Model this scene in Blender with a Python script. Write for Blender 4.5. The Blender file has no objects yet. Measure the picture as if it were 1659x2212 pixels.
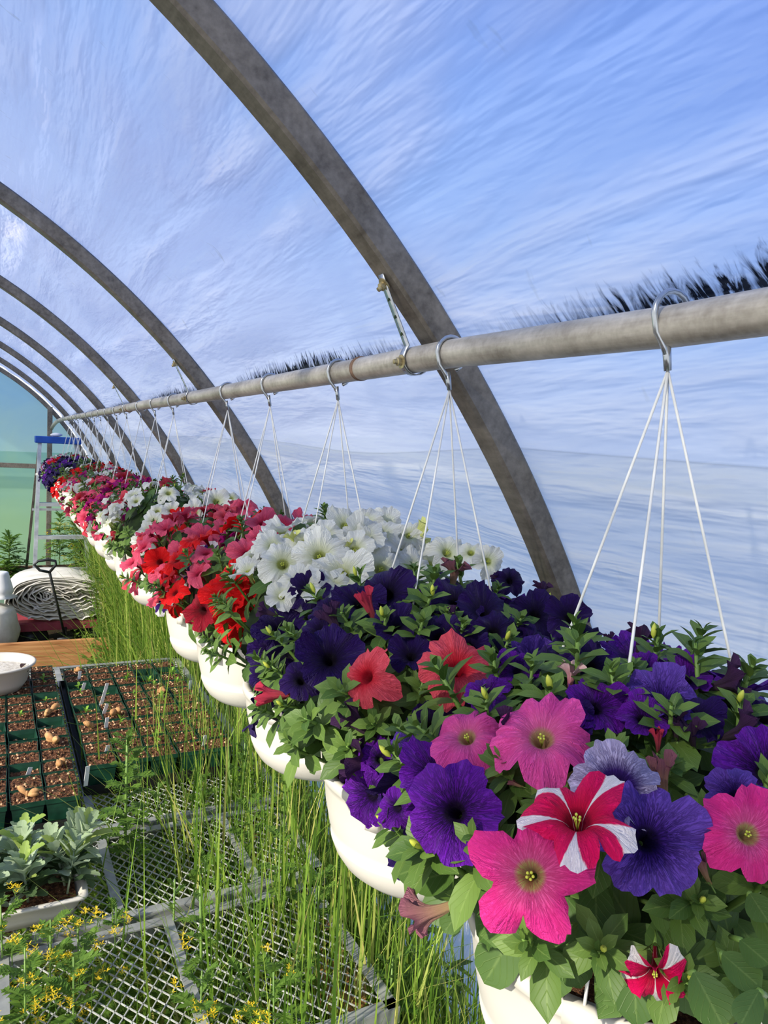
import bpy, math, random
from mathutils import Vector, Matrix, noise
rnd = random.Random(7)
C = bpy.context.scene.collection
V = Vector
PI = math.pi
# ------------------------------------------------------------------ camera
W, H, F = 1659, 2212, 1600.0
CAMZ = 1.75
dY = V(((0 - W/2)/F, (929 - H/2)/F, 1.0)).normalized()
UPc = -(dY.cross(V((1, .05, 0)))).normalized()
Xc = dY.cross(UPc)
RM = Matrix((Xc, dY, UPc))            # world = RM @ cam(x right, y down, z forward)
CAM = V((0, 0, CAMZ))
cd = bpy.data.cameras.new('camera'); cam = bpy.data.objects.new('camera', cd); C.objects.link(cam)
cd.lens = F/2212*36; cd.sensor_width = 36; cd.sensor_fit = 'AUTO'; cd.clip_start = .01; cd.clip_end = 300
cr, cu, cf = RM.col[0], -RM.col[1], RM.col[2]
cam.matrix_world = Matrix(((cr[0], cu[0], -cf[0], 0), (cr[1], cu[1], -cf[1], 0), (cr[2], cu[2], -cf[2], CAMZ), (0, 0, 0, 1)))
bpy.context.scene.camera = cam
SR, SU = V(cr), V(cu)
def ray(x, y): return RM @ V(((x - W/2)/F, (y - H/2)/F, 1.0))
def atz(x, y, z):
    d = ray(x, y); return CAM + d*((z - CAMZ)/d.z)
def atY(x, y, Y):
    d = ray(x, y); return CAM + d*(Y/d.y)
def atD(x, y, D):
    d = ray(x, y); return CAM + d*(D/math.hypot(d.x, d.y))
def depth(p): return (p - CAM).dot(V(cf))
# ------------------------------------------------------------------ helpers
class MB:
    def __init__(s): s.v = []; s.f = []; s.uv = []; s.m = []
    def vert(s, p): s.v.append(tuple(p)); return len(s.v) - 1
    def face(s, ids, uvs=None, m=0):
        s.f.append(tuple(ids)); s.uv.append(uvs or [(0, 0)]*len(ids)); s.m.append(m)
    def grid(s, fn, nu, nv, m=0, closeu=False, uvf=None):
        nuu = nu if closeu else nu + 1
        b = len(s.v)
        for j in range(nv + 1):
            for i in range(nuu): s.v.append(tuple(fn(i/nu, j/nv)))
        for j in range(nv):
            for i in range(nu):
                i2 = (i + 1) % nuu
                q = (b + j*nuu + i, b + j*nuu + i2, b + (j+1)*nuu + i2, b + (j+1)*nuu + i)
                c = [(i/nu, j/nv), ((i+1)/nu, j/nv), ((i+1)/nu, (j+1)/nv), (i/nu, (j+1)/nv)]
                s.face(q, [uvf(*k) for k in c] if uvf else c, m)
    def box(s, lo, hi, m=0, M=None):
        x0, y0, z0 = lo; x1, y1, z1 = hi; b = len(s.v)
        for p in ((x0,y0,z0),(x1,y0,z0),(x1,y1,z0),(x0,y1,z0),(x0,y0,z1),(x1,y0,z1),(x1,y1,z1),(x0,y1,z1)):
            s.v.append(tuple(M @ V(p)) if M else p)
        for q in ((3,2,1,0),(4,5,6,7),(0,1,5,4),(1,2,6,5),(2,3,7,6),(3,0,4,7)):
            s.face([b+k for k in q], [(0,0),(1,0),(1,1),(0,1)], m)
    def beam(s, a, b_, w, h, m=0, up=V((0,0,1))):
        a, b_ = V(a), V(b_); d = (b_ - a); L = d.length; d.normalize()
        sx = d.cross(up)
        if sx.length < 1e-4: sx = d.cross(V((1,0,0)))
        sx.normalize(); sz = sx.cross(d)
        M = Matrix(((sx[0], d[0], sz[0], a[0]), (sx[1], d[1], sz[1], a[1]), (sx[2], d[2], sz[2], a[2]), (0,0,0,1)))
        s.box((-w/2, 0, -h/2), (w/2, L, h/2), m, M)
    def tube(s, pts, r, n=8, m=0, cap=True):
        pts = [V(p) for p in pts]; k = len(pts)
        rs = r if isinstance(r, (list, tuple)) else [r]*k
        b = len(s.v); t0 = (pts[1] - pts[0]).normalized()
        nn = t0.cross(V((0, 0, 1)))
        if nn.length < .05: nn = t0.cross(V((1, 0, 0)))
        nn.normalize()
        for i, p in enumerate(pts):
            t = (pts[min(i+1, k-1)] - pts[max(i-1, 0)]).normalized()
            nn = (nn - t*nn.dot(t)).normalized(); bb = t.cross(nn)
            for j in range(n):
                a = 2*PI*j/n; s.v.append(tuple(p + (nn*math.cos(a) + bb*math.sin(a))*rs[i]))
        for i in range(k-1):
            for j in range(n):
                j2 = (j+1) % n
                s.face((b+i*n+j, b+i*n+j2, b+(i+1)*n+j2, b+(i+1)*n+j), [(j/n, i/k), ((j+1)/n, i/k), ((j+1)/n, (i+1)/k), (j/n, (i+1)/k)], m)
        if cap:
            s.face([b+j for j in range(n)][::-1], None, m); s.face([b+(k-1)*n+j for j in range(n)], None, m)
    def lathe(s, prof, n=32, m=0, c=V((0,0,0))):
        s.grid(lambda u, v: (c[0] + P(prof, v)[0]*math.cos(2*PI*u), c[1] + P(prof, v)[0]*math.sin(2*PI*u), c[2] + P(prof, v)[1]), n, len(prof)-1, m, True)
    def leaf(s, o, d, up, L, w, curl=.25, fold=.25, m=0, n=5, tip=1.0, wave=0.0):
        """ovate leaf: o base, d direction, up normal"""
        d = d.normalized(); sx = d.cross(up)
        if sx.length < .01: sx = d.cross(V((.3, .9, .1)))
        sx.normalize(); nz = sx.cross(d)
        b = len(s.v); ph = rnd.random()*6
        for j in range(n + 1):
            t = j/n
            ww = w*.5*(((t**.55)*max(0, 1 - t**3.2)**.6*1.22) if 0 < t < 1 else (.07 if t == 0 else .0))*tip
            c = o + d*(L*t) + nz*(-curl*L*t*t)
            lf = nz*(fold*ww) + nz*(wave*L*math.sin(t*9+ph))
            s.v.append(tuple(c - sx*ww + lf)); s.v.append(tuple(c)); s.v.append(tuple(c + sx*ww + nz*(fold*ww) - nz*(wave*L*math.sin(t*9+ph))))
        for j in range(n):
            for i in range(2):
                q = b + j*3 + i
                s.face((q, q+1, q+4, q+3), [(i/2, j/n), ((i+1)/2, j/n), ((i+1)/2, (j+1)/n), (i/2, (j+1)/n)], m)
    def build(s, name, mats, parent=None, smooth=True, link=True):
        me = bpy.data.meshes.new(name)
        me.from_pydata(s.v, [], s.f)
        uvl = me.uv_layers.new(name='UVMap')
        flat = [c for f in s.uv for p in f for c in p]
        uvl.data.foreach_set('uv', flat)
        me.polygons.foreach_set('material_index', s.m)
        me.polygons.foreach_set('use_smooth', [smooth]*len(s.f))
        for mm in (mats if isinstance(mats, (list, tuple)) else [mats]): me.materials.append(mm)
        me.update()
        if not link: return me
        return inst(name, me, parent)
def P(prof, v):
    x = v*(len(prof)-1); i = int(round(x)); return prof[min(i, len(prof)-1)]
def inst(name, me, parent=None, M=None):
    o = bpy.data.objects.new(name, me); C.objects.link(o)
    if parent: o.parent = parent
    if M is not None: o.matrix_local = M
    return o
def tag(o, label=None, cat=None, group=None, kind=None):
    if label: o['label'] = label
    if cat: o['category'] = cat
    if group: o['group'] = group
    if kind: o['kind'] = kind
    return o
def thing(name, label, cat, loc=(0,0,0), group=None):
    o = bpy.data.objects.new(name, None); C.objects.link(o); o.location = loc; o.empty_display_size = .05
    return tag(o, label, cat, group)
def orient(n, roll=0.0, s=1.0, loc=(0,0,0)):
    q = V(n).normalized().to_track_quat('Z', 'Y').to_matrix().to_4x4()
    return Matrix.Translation(loc) @ q @ Matrix.Rotation(roll, 4, 'Z') @ Matrix.Diagonal((s, s, s, 1)) if not isinstance(s, tuple) else \
        Matrix.Translation(loc) @ q @ Matrix.Rotation(roll, 4, 'Z') @ Matrix.Diagonal((*s, 1))
# ------------------------------------------------------------------ materials
def lin(r, g, b):
    f = lambda c: c/12.92 if c <= .04045 else ((c+.055)/1.055)**2.4
    return (f(r/255), f(g/255), f(b/255), 1)
class NT:
    def __init__(s, name):
        s.mat = bpy.data.materials.new(name); s.mat.use_nodes = True; s.t = s.mat.node_tree; s.t.nodes.clear()
        s.out = s.n('ShaderNodeOutputMaterial')
    def n(s, ty, **k):
        x = s.t.nodes.new(ty)
        for a, b in k.items(): setattr(x, a, b)
        return x
    def l(s, a, b): s.t.links.new(a, b)
    def val(s, sock, v):
        if hasattr(v, 'is_output') or isinstance(v, bpy.types.NodeSocket): s.l(v, sock)
        else: sock.default_value = v
    def math(s, op, a, b=0.0, clamp=False):
        x = s.n('ShaderNodeMath', operation=op); x.use_clamp = clamp; s.val(x.inputs[0], a); s.val(x.inputs[1], b); return x.outputs[0]
    def mix(s, f, a, b, ty='MIX'):
        x = s.n('ShaderNodeMix', data_type='RGBA', blend_type=ty); s.val(x.inputs[0], f); s.val(x.inputs[6], a); s.val(x.inputs[7], b); return x.outputs[2]
    def ramp(s, f, stops):
        x = s.n('ShaderNodeValToRGB'); s.val(x.inputs[0], f); e = x.color_ramp.elements
        while len(e) < len(stops): e.new(.5)
        for k, (p, c) in enumerate(stops):
            e[k].position = p; e[k].color = c if isinstance(c, tuple) else (c, c, c, 1)
        return x.outputs[0]
    def noise(s, vec, scale, detail=3, rough=.5, dist=0):
        x = s.n('ShaderNodeTexNoise'); x.inputs['Scale'].default_value = scale; x.inputs['Detail'].default_value = detail
        x.inputs['Roughness'].default_value = rough; x.inputs['Distortion'].default_value = dist
        if vec is not None: s.l(vec, x.inputs['Vector'])
        return x.outputs[0]
    def uv(s): return s.n('ShaderNodeUVMap').outputs[0]
    def obj(s): return s.n('ShaderNodeTexCoord').outputs['Object']
    def sep(s, v):
        x = s.n('ShaderNodeSeparateXYZ'); s.l(v, x.inputs[0]); return x.outputs
    def comb(s, a, b, c=0.0):
        x = s.n('ShaderNodeCombineXYZ'); s.val(x.inputs[0], a); s.val(x.inputs[1], b); s.val(x.inputs[2], c); return x.outputs[0]
    def bump(s, h, st=.3, d=.01):
        x = s.n('ShaderNodeBump'); x.inputs['Strength'].default_value = st; x.inputs['Distance'].default_value = d; s.l(h, x.inputs['Height']); return x.outputs[0]
    def pbr(s, col, rough=.6, metal=0, bump=None, spec=.4, trans=0.0, tcol=None):
        p = s.n('ShaderNodeBsdfPrincipled'); s.val(p.inputs['Base Color'], col); s.val(p.inputs['Roughness'], rough)
        p.inputs['Metallic'].default_value = metal; p.inputs['Specular IOR Level'].default_value = spec
        if bump is not None: s.l(bump, p.inputs['Normal'])
        o = p.outputs[0]
        if trans:
            t = s.n('ShaderNodeBsdfTranslucent'); s.val(t.inputs[0], tcol if tcol is not None else col)
            m = s.n('ShaderNodeMixShader'); m.inputs[0].default_value = trans; s.l(o, m.inputs[1]); s.l(t.outputs[0], m.inputs[2]); o = m.outputs[0]
        s.l(o, s.out.inputs[0]); return s.mat
def simple(name, c1, c2=None, scale=20, rough=.6, metal=0, bmp=0, spec=.4, detail=4, trans=0, dist=.005):
    t = NT(name); n = t.noise(t.obj(), scale, detail, .6)
    col = t.ramp(n, [(.3, c1), (.7, c2 or c1)])
    return t.pbr(col, rough, metal, t.bump(n, bmp, dist) if bmp else None, spec, trans)
def petal_mat(name, throat, inner, outer, vein=None, va=0.0, star=None, sw=.2, edge=None, tr=.3, dk=.45, ip=.19):
    t = NT(name); u, v, _ = t.sep(t.uv())
    col = t.ramp(v, [(.0, throat), (.085, throat), (ip, inner), (.62, outer), (1.0, edge or outer)])
    info = t.n('ShaderNodeObjectInfo').outputs['Random']
    vn = t.noise(t.comb(t.math('MULTIPLY', u, 9), t.math('MULTIPLY', v, 1.6), t.math('MULTIPLY', info, 20)), 1.6, 4, .65, .8)
    soft = t.math('MULTIPLY', t.math('SUBTRACT', vn, .5), .6)
    col = t.mix(t.math('ADD', soft, .06, True), col, tuple(c*dk for c in (vein or outer)[:3]) + (1,))
    if va:
        a = t.math('ABSOLUTE', t.math('SUBTRACT', vn, .5))
        w = t.math('SUBTRACT', 1.3, t.math('MULTIPLY', a, 13), True)
        w = t.math('MULTIPLY', w, t.math('SUBTRACT', 1.25, v, True))
        col = t.mix(t.math('MULTIPLY', w, va, True), col, vein)
    if star:
        fr = t.math('FRACT', u); d = t.math('ABSOLUTE', t.math('SUBTRACT', fr, .5))
        lim = t.math('MULTIPLY', t.math('ADD', t.math('POWER', v, 1.6), .12), sw)
        m = t.math('MULTIPLY', t.math('SUBTRACT', lim, t.math('ADD', d, t.math('MULTIPLY', soft, .12))), 40, True)
        col = t.mix(m, col, star)
    bn = t.bump(vn, .6, .03)
    return t.pbr(col, .55, 0, bn, .25, tr)
def leaf_mat(name, a, b, vein, tr=.25, rough=.5):
    t = NT(name); u, v, _ = t.sep(t.uv())
    geo = t.n('ShaderNodeNewGeometry').outputs['Random Per Island']
    col = t.mix(geo, a, b)
    c = t.math('ABSOLUTE', t.math('SUBTRACT', u, .5))
    mid = t.math('SUBTRACT', 1.0, t.math('MULTIPLY', c, 22), True)
    sv = t.math('SINE', t.math('MULTIPLY', t.math('SUBTRACT', v, t.math('MULTIPLY', c, .9)), 36))
    sv = t.math('MULTIPLY', t.math('SUBTRACT', sv, .86), 3.0, True)
    m = t.math('MULTIPLY', t.math('MAXIMUM', mid, sv), .45)
    col = t.mix(m, col, vein)
    n = t.noise(t.obj(), 60, 3)
    col = t.mix(t.math('MULTIPLY', n, .35), col, tuple(x*.5 for x in a[:3]) + (1,))
    return t.pbr(col, rough, 0, t.bump(sv, .4, .003), .3, tr)
M = {}
M['metal'] = simple('galvanised_steel', lin(112,106,98), lin(172,164,152), 14, .42, .55, .15)
def steel(name, c1, c2, streak=6):
    t = NT(name); o = t.obj(); x, y, z = t.sep(o)
    n1 = t.noise(o, 9, 6, .7); n2 = t.noise(t.comb(t.math('MULTIPLY', x, 40), t.math('MULTIPLY', y, 3), t.math('MULTIPLY', z, 40)), 2.0, 4, .6)
    n3 = t.noise(o, 120, 2, .6)
    f = t.math('ADD', t.math('MULTIPLY', n1, .55), t.math('ADD', t.math('MULTIPLY', n2, .3), t.math('MULTIPLY', n3, .15)))
    col = t.ramp(f, [(.34, c1), (.5, tuple((a+b)/2 for a, b in zip(c1, c2))), (.66, c2)])
    return t.pbr(col, .5, .35, t.bump(f, .2, .004), .4)
M['rib'] = steel('weathered_rib_steel', lin(72,66,58), lin(142,134,122))
M['pipe'] = steel('weathered_pipe_steel', lin(128,120,108), lin(214,206,192))
M['chrome'] = simple('zinc_hook', lin(150,155,158), lin(205,208,210), 30, .25, .85)
M['brass'] = simple('bolt_zinc', lin(120,105,70), lin(200,185,140), 60, .4, .6, .2)
M['wire'] = simple('white_wire', lin(205,205,198), lin(235,234,228), 30, .45)
M['pot'] = None
t = NT('white_pot_plastic'); n = t.noise(t.obj(), 3, 3); sp = t.noise(t.obj(), 180, 2)
zz = t.sep(t.obj())[2]
low = t.math('MULTIPLY', t.math('SUBTRACT', -.09, zz, True), 25, True)
c = t.ramp(n, [(.3, lin(204,199,186)), (.7, lin(220,216,206))])
c = t.mix(t.math('MULTIPLY', low, t.math('MULTIPLY', t.math('SUBTRACT', sp, .62, True), 3, True)), c, lin(150,120,90))
M['pot'] = t.pbr(c, .38, 0, None, .4, .12)
M['leaf'] = leaf_mat('petunia_leaf', lin(66,96,38), lin(108,136,58), lin(140,164,88), .22)
M['leaf_big'] = leaf_mat('broad_petunia_leaf', lin(56,86,36), lin(84,114,48), lin(124,148,80), .15)
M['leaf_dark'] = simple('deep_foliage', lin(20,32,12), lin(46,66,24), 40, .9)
M['bud'] = simple('yellow_green_bud', lin(150,166,50), lin(196,200,80), 60, .5)
M['stem'] = simple('green_stem', lin(88,122,48), lin(120,150,70), 30, .5)
k = lin
PET = {
 'white': petal_mat('petal_white', k(176,186,40), k(236,240,190), k(250,250,242), k(226,230,214), .3, tr=.3, dk=.8),
 'cream': petal_mat('petal_cream', k(170,190,60), k(220,228,110), k(238,240,170), k(170,180,80), .5),
 'coral': petal_mat('petal_coral', k(150,10,30), k(235,45,60), k(250,96,112), k(190,10,40), .7),
 'pink': petal_mat('petal_pink', k(200,180,120), k(252,120,186), k(255,92,184), k(190,10,90), .4),
 'deeppink': petal_mat('petal_deep_pink', k(190,196,110), k(248,110,176), k(255,62,160), k(190,10,96), .6),
 'rose': petal_mat('petal_rose', k(140,10,40), k(232,60,96), k(250,104,136), k(180,20,60), .5),
 'red': petal_mat('petal_red', k(110,0,10), k(220,8,14), k(246,22,26), k(140,0,8), .45),
 'darkred': petal_mat('petal_dark_red', k(80,0,10), k(140,10,30), k(170,24,48), k(80,0,20), .6),
 'magenta': petal_mat('petal_magenta', k(90,0,50), k(170,0,110), k(205,16,140), k(110,0,70), .5),
 'violet': petal_mat('petal_dark_violet', k(8,0,14), k(24,6,58), k(38,10,84), k(12,2,30), .7, tr=.15),
 'purple': petal_mat('petal_purple', k(8,0,12), k(76,12,132), k(110,26,170), k(30,2,56), 1.0, tr=.22),
 'blueviolet': petal_mat('petal_blue_violet', k(8,2,18), k(70,34,138), k(112,76,186), k(28,6,72), 1.0, tr=.22),
 'lavender': petal_mat('petal_lavender', k(12,2,28), k(64,32,120), k(190,180,220), k(36,8,80), 1.0, tr=.2, ip=.30),
 'star_red': petal_mat('petal_red_white_star', k(130,0,30), k(222,4,66), k(244,12,100), k(160,0,50), .4, star=k(250,244,244), sw=.17),
 'star_violet': petal_mat('petal_violet_white_star', k(40,10,60), k(60,20,110), k(74,30,130), k(30,4,70), .4, star=k(246,244,248), sw=.42),
 'star_maroon': petal_mat('petal_maroon_white_star', k(60,0,30), k(120,10,60), k(150,20,80), k(70,0,40), .4, star=k(244,214,226), sw=.2),
}
FLN = {'white':'white petunia flower','cream':'pale yellow half-open flower','coral':'coral pink flower','pink':'bright pink flower','deeppink':'deep pink flower with cream throat',
 'rose':'rose pink flower','red':'bright red flower','darkred':'dark red flower','magenta':'magenta flower','violet':'dark violet flower','purple':'deep purple flower with dark veins',
 'blueviolet':'blue violet flower with dark veins','lavender':'pale lavender flower with dark purple veins','star_red':'crimson flower with white star stripes',
 'star_violet':'white and violet star flower','star_maroon':'maroon flower with pale star stripes'}
def wilt_mat(name, a, b, c):
    t = NT(name); u, v, _ = t.sep(t.uv())
    n = t.noise(t.comb(t.math('MULTIPLY', u, 30), v, 0.0), 2.0, 4, .7)
    col = t.mix(v, a, b); col = t.mix(t.math('MULTIPLY', n, .7), col, c)
    return t.pbr(col, .7, 0, t.bump(n, .5, .03), .2, .15)
WIL = {'plum': wilt_mat('wilted_plum', k(70,60,50), k(74,40,84), k(26,10,34)),
 'brown': wilt_mat('wilted_brown_pink', k(176,160,96), k(150,92,110), k(96,50,60)),
 'redtip': wilt_mat('wilted_red', k(120,70,60), k(220,60,90), k(120,30,50)),
 'cream': wilt_mat('half_open_cream', k(170,190,70), k(238,238,160), k(190,200,90)),
 'stripe': wilt_mat('half_open_stripe', k(200,40,90), k(250,236,236), k(200,30,80))}
# ------------------------------------------------------------------ petunia meshes
def corolla(seed, star=False, cup=0.0):
    r = random.Random(seed); na = 60
    ph = [r.random()*6.28 for _ in range(8)]
    bend = [r.uniform(-.12, .5) for _ in range(5)]
    ln = [r.uniform(.9, 1.08) for _ in range(5)]
    nd = .46 if star else .27
    rows = [(-1.0, .045, -1.05), (-.6, .06, -.8), (-.25, .09, -.52), (0, .13, -.33)]
    vs = [.07, .16, .28, .42, .56, .70, .82, .92, 1.0]
    mb = MB(); allr = rows + [(v, None, None) for v in vs]
    def pt(row, i):
        v, rr, zz = row; a = 2*PI*i/na
        if rr is not None: return (rr*math.cos(a), rr*math.sin(a), zz)
        f = 5*i/na; l = int(f) % 5; fr = f - int(f)
        lob = math.sin(PI*fr)
        wgt = lob**.5
        R = (1 - nd*(v**1.5)) + nd*(v**1.5)*(lob**(.9 if star else .55))
        R *= 1 + (ln[l] - 1)*wgt*v
        rad = (.13 + .87*v**1.15)*R
        z = -.33*(1-v)**3.2 + .10*v*(1 - v) + cup*v*v
        z -= bend[l]*wgt*v**2.2*1.1
        z += v*v*(.09*math.sin(5*a + ph[0]) + .07*math.sin(8*a+ph[1]) + .05*math.sin(13*a+ph[2]) + .035*v*math.sin(21*a+ph[3]))
        R *= 1 + .03*v*v*math.sin(17*a+ph[5]) + .02*v*v*math.sin(23*a+ph[6]); rad = (.13 + .87*v**1.15)*R
        z -= .10*v*(1 - abs(2*fr-1))**3 * (1 if star else .7)
        ang = a + .05*v*math.sin(7*a + ph[4])
        return (rad*math.cos(ang), rad*math.sin(ang), z)
    b = 0
    for row in allr:
        for i in range(na): mb.v.append(pt(row, i))
    for j in range(len(allr)-1):
        v0, v1 = max(0, allr[j][0]), max(0, allr[j+1][0])
        for i in range(na):
            i2 = (i+1) % na
            mb.face((j*na+i, j*na+i2, (j+1)*na+i2, (j+1)*na+i), [(5*i/na, v0), (5*(i+1)/na, v0), (5*(i+1)/na, v1), (5*i/na, v1)])
    return mb
cor_cache = {}
def cor_mesh(col, var):
    star = var >= 6
    key = (col, var)
    if key not in cor_cache: cor_cache[key] = corolla(100+var, star, [.0, .18, -.15, .08, .3, -.05, .0, .12][var]).build('petunia_flower', PET[col], link=False)
    return cor_cache[key]
def calyx_mesh():
    mb = MB()
    for i in range(5):
        a = 2*PI*i/5; d = V((math.cos(a)*.35, math.sin(a)*.35, .9)); mb.leaf(V((0,0,-1.12)) + V((math.cos(a), math.sin(a), 0))*.03, d, V((math.cos(a), math.sin(a), -.2)), .5, .14, -.25, .2, n=3)
    mb.tube([(0,0,-1.5), (0.02,0,-1.3), (0,0,-1.05)], [.03,.03,.06], 6, 1)
    return mb.build('calyx', [M['leaf'], M['stem']], link=False)
CALYX = calyx_mesh()
def stamen_mesh():
    mb = MB()
    for i in range(5):
        a = 2*PI*i/5+.3; q = V((math.cos(a)*.05, math.sin(a)*.05, -.16 + .03*(i % 2)))
        mb.tube([(0,0,-.45), q], .008, 5); mb.lathe([(.002,-.03),(.022,-.015),(.026,.005),(.015,.025),(.001,.03)], 8, 0, q)
    return mb.build('stamen', M['bud'], link=False)
STAMEN = stamen_mesh()
def wilt_mesh(seed, open_=.35):
    r = random.Random(seed); ph = [r.random()*6 for _ in range(6)]; mb = MB()
    bx, by = r.uniform(-.15, .15), r.uniform(-.15, .15)
    def fn(u, v):
        a = 2*PI*u; base = .06 + .10*v + open_*max(0, v-.62)**1.3*1.8
        rad = base*(1 + (.10+.5*v*v)*math.sin(5*a+ph[0])*.55 + .2*v*math.sin(9*a+ph[1]) + .12*math.sin(3*a+4*v+ph[2]))
        z = v*1.0 + .14*max(0, v-.8)*5*math.sin(5*a+ph[3])
        return (rad*math.cos(a)+bx*v*v, rad*math.sin(a)+by*v*v, z)
    mb.grid(fn, 30, 12, 0, True)
    mb2n = len(mb.v)
    for i in range(5):
        a = 2*PI*i/5; mb.leaf(V((math.cos(a)*.04, math.sin(a)*.04, -.02)), V((math.cos(a)*.5, math.sin(a)*.5, .8)), V((math.cos(a), math.sin(a), -.2)), .34, .11, -.2, .2, 1, 3)
    mb.tube([(0,0,-.35), (0,0,.02)], .03, 6, 2)
    return mb
WM = {}
def wil(col, var):
    if (col, var) not in WM: WM[(col, var)] = wilt_mesh(var*7+3, [.35, .55, .15][var % 3]).build('wilted_flower', [WIL[col], M['leaf'], M['stem']], link=False)
    return WM[(col, var)]
def shoot_mesh(seed, big=False):
    r = random.Random(seed); mb = MB(); Hh = r.uniform(.03, .045)
    lean = V((r.uniform(-.012,.012), r.uniform(-.012,.012), 0))
    mb.tube([(0,0,-.05), V((0,0,Hh*.4))+lean*.3, V((0,0,Hh))+lean], [.0022,.002,.0012], 6, 2)
    nl = r.randint(13, 18); a = r.random()*6
    for i in range(nl):
        t = i/(nl-1); a += 2.4 + r.uniform(-.3, .3)
        h = Hh*(.05 + .95*t**.8); L = (.026*(1-t)**.8 + .009)*r.uniform(.8, 1.2)
        el = .25 + 1.0*t + r.uniform(-.2, .2)
        d = V((math.cos(a)*math.cos(el), math.sin(a)*math.cos(el), math.sin(el)))
        up = V((-math.cos(a)*math.sin(el), -math.sin(a)*math.sin(el), math.cos(el)))
        mb.leaf(V((0,0,h)) + lean*t, d, up, L, L*r.uniform(.5, .68), r.uniform(.15, .5), r.uniform(.15, .4), 0, 4)
    if seed % 3 == 1:
        for q in range(r.randint(1, 2)):
            c = V((0,0,Hh+.002)) + lean + V((r.uniform(-.005,.005), r.uniform(-.005,.005), 0))
            mb.lathe([(.0004,-.004),(.002,-.001),(.0022,.003),(.0014,.006),(.0002,.008)], 8, 1, c)
    return mb.build('leafy_shoot', [M['leaf'], M['bud'], M['stem']], link=False)
SHOOT = [shoot_mesh(s) for s in range(8)]
def foliage_mesh(seed, a, c, n, ls=1.0, zl=-.55):
    r = random.Random(seed); mb = MB()
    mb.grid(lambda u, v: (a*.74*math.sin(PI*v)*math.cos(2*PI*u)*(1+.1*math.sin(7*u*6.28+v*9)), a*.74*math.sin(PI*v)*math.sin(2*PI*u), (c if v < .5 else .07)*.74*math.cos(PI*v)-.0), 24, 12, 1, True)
    for i in range(n):
        z = r.uniform(zl, 1); an = r.random()*2*PI; q = math.sqrt(1-z*z); nn = V((q*math.cos(an), q*math.sin(an), z))
        p = V((nn.x*a, nn.y*a, nn.z*(c if nn.z > 0 else .06)))*r.uniform(.62, .88)
        tang = V((r.uniform(-1,1), r.uniform(-1,1), r.uniform(-1,1))); tang = (tang - nn*tang.dot(nn)).normalized()
        d = (tang*1.0 + nn*r.uniform(.1, .8) + V((0,0,-.1 if z < .2 else .05))).normalized()
        L = r.uniform(.028, .05)*ls
        mb.leaf(p, d, nn, L, L*r.uniform(.58, .78), r.uniform(.1, .5), r.uniform(.1, .3), 0, 5, wave=.02)
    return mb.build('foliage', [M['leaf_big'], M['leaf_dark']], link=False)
# ------------------------------------------------------------------ hanging baskets
XP = .4755; PZ = CAMZ + .117; PR = .0168
BY = [.432, .759, 1.088, 1.423, 1.733, 2.346, 2.65, 2.95, 3.30, 3.60, 3.92, 4.22, 4.52, 4.84, 5.16, 5.50, 5.84, 6.22, 6.60]
RIMZ = CAMZ - .385
DA, DC = .205, .16; DZ = RIMZ + .065
TOPC = {2: .205, 0: .15, 1: .155, 5: .19, 3: .165, 4: .165}
LAB = {
 0: 'white hanging basket nearest the camera, mixing deep pink, purple, lavender and red-white striped petunias',
 1: 'second nearest white hanging basket, crowded with dark violet petunias and a few coral ones',
 2: 'white hanging basket of all-white petunias with yellow throats, behind the dark violet one',
 3: 'white hanging basket with large bright red petunias spilling over its left rim',
 4: 'white hanging basket of rose pink petunias with white and violet striped blooms at left',
 5: 'white hanging basket with white petunias trailing down the left side and two red blooms',
 6: 'leafy white hanging basket with few blooms, just beyond the one trailing white petunias',
 7: 'white hanging basket with a large maroon and pale striped star petunia',
 8: 'white hanging basket of coral petunias beyond the maroon star bloom',
 9: 'white hanging basket mixing coral and white petunias, tenth along the pipe',
 10: 'white hanging basket of white and rose petunias just nearer than the red ones',
 11: 'white hanging basket of deep red petunias in the far part of the row',
 12: 'white hanging basket mixing red and white petunias next to the far violet ones',
 13: 'far white hanging basket of dark violet petunias, nearest of the far violet group',
 14: 'far white hanging basket of violet petunias, second of the far violet group',
 15: 'far white hanging basket of violet and purple petunias, third of the far violet group',
 16: 'far white hanging basket of violet petunias and red blooms, next to last',
 17: 'far white hanging basket with pale pink and violet petunias beside the blue-topped ladder',
}
PAL = {0: ['purple','blueviolet','violet'], 1: ['violet','violet','violet','purple'], 2: ['white'], 3: ['red','rose','red','coral'], 4: ['rose','coral','rose','rose'],
 5: ['white','white','coral'], 6: ['magenta','white','rose'], 7: ['coral','rose','magenta'], 8: ['coral','rose','coral'], 9: ['coral','white','rose'], 10: ['white','rose','magenta'],
 11: ['red','darkred'], 12: ['red','white','red'], 13: ['violet'], 14: ['violet','violet','purple'], 15: ['violet','purple'], 16: ['violet','red','violet'], 17: ['pink','violet','lavender','white']}
BA = []
def pot_mesh():
    mb = MB()
    prof = [(.117,-.01),(.1215,-.004),(.1235,.0),(.1315,.001),(.1335,-.003),(.1335,-.010),(.1305,-.013),(.1285,-.02),(.1255,-.045),(.1205,-.07),(.1165,-.084),(.1180,-.0855),(.1176,-.089),(.1125,-.102),(.104,-.115),(.092,-.125),(.081,-.130),(.0,-.130)]
    mb.lathe(prof, 72)
    mb.lathe([(.117,-.01),(.118,-.03),(.11,-.04),(.0,-.04)], 48)
    return mb
def rim_ear(mb, a):
    c, s = math.cos(a), math.sin(a); m_ = Matrix(((-s, c, 0, c*.129), (c, s, 0, s*.129), (0, 0, 1, 0), (0,0,0,1)))
    for lo, hi in (((-.014,-.004,-.016),(.014,.0075,.004)), ((-.008,.003,-.03),(.008,.0085,-.012))): mb.box(lo, hi, 0, m_)
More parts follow.
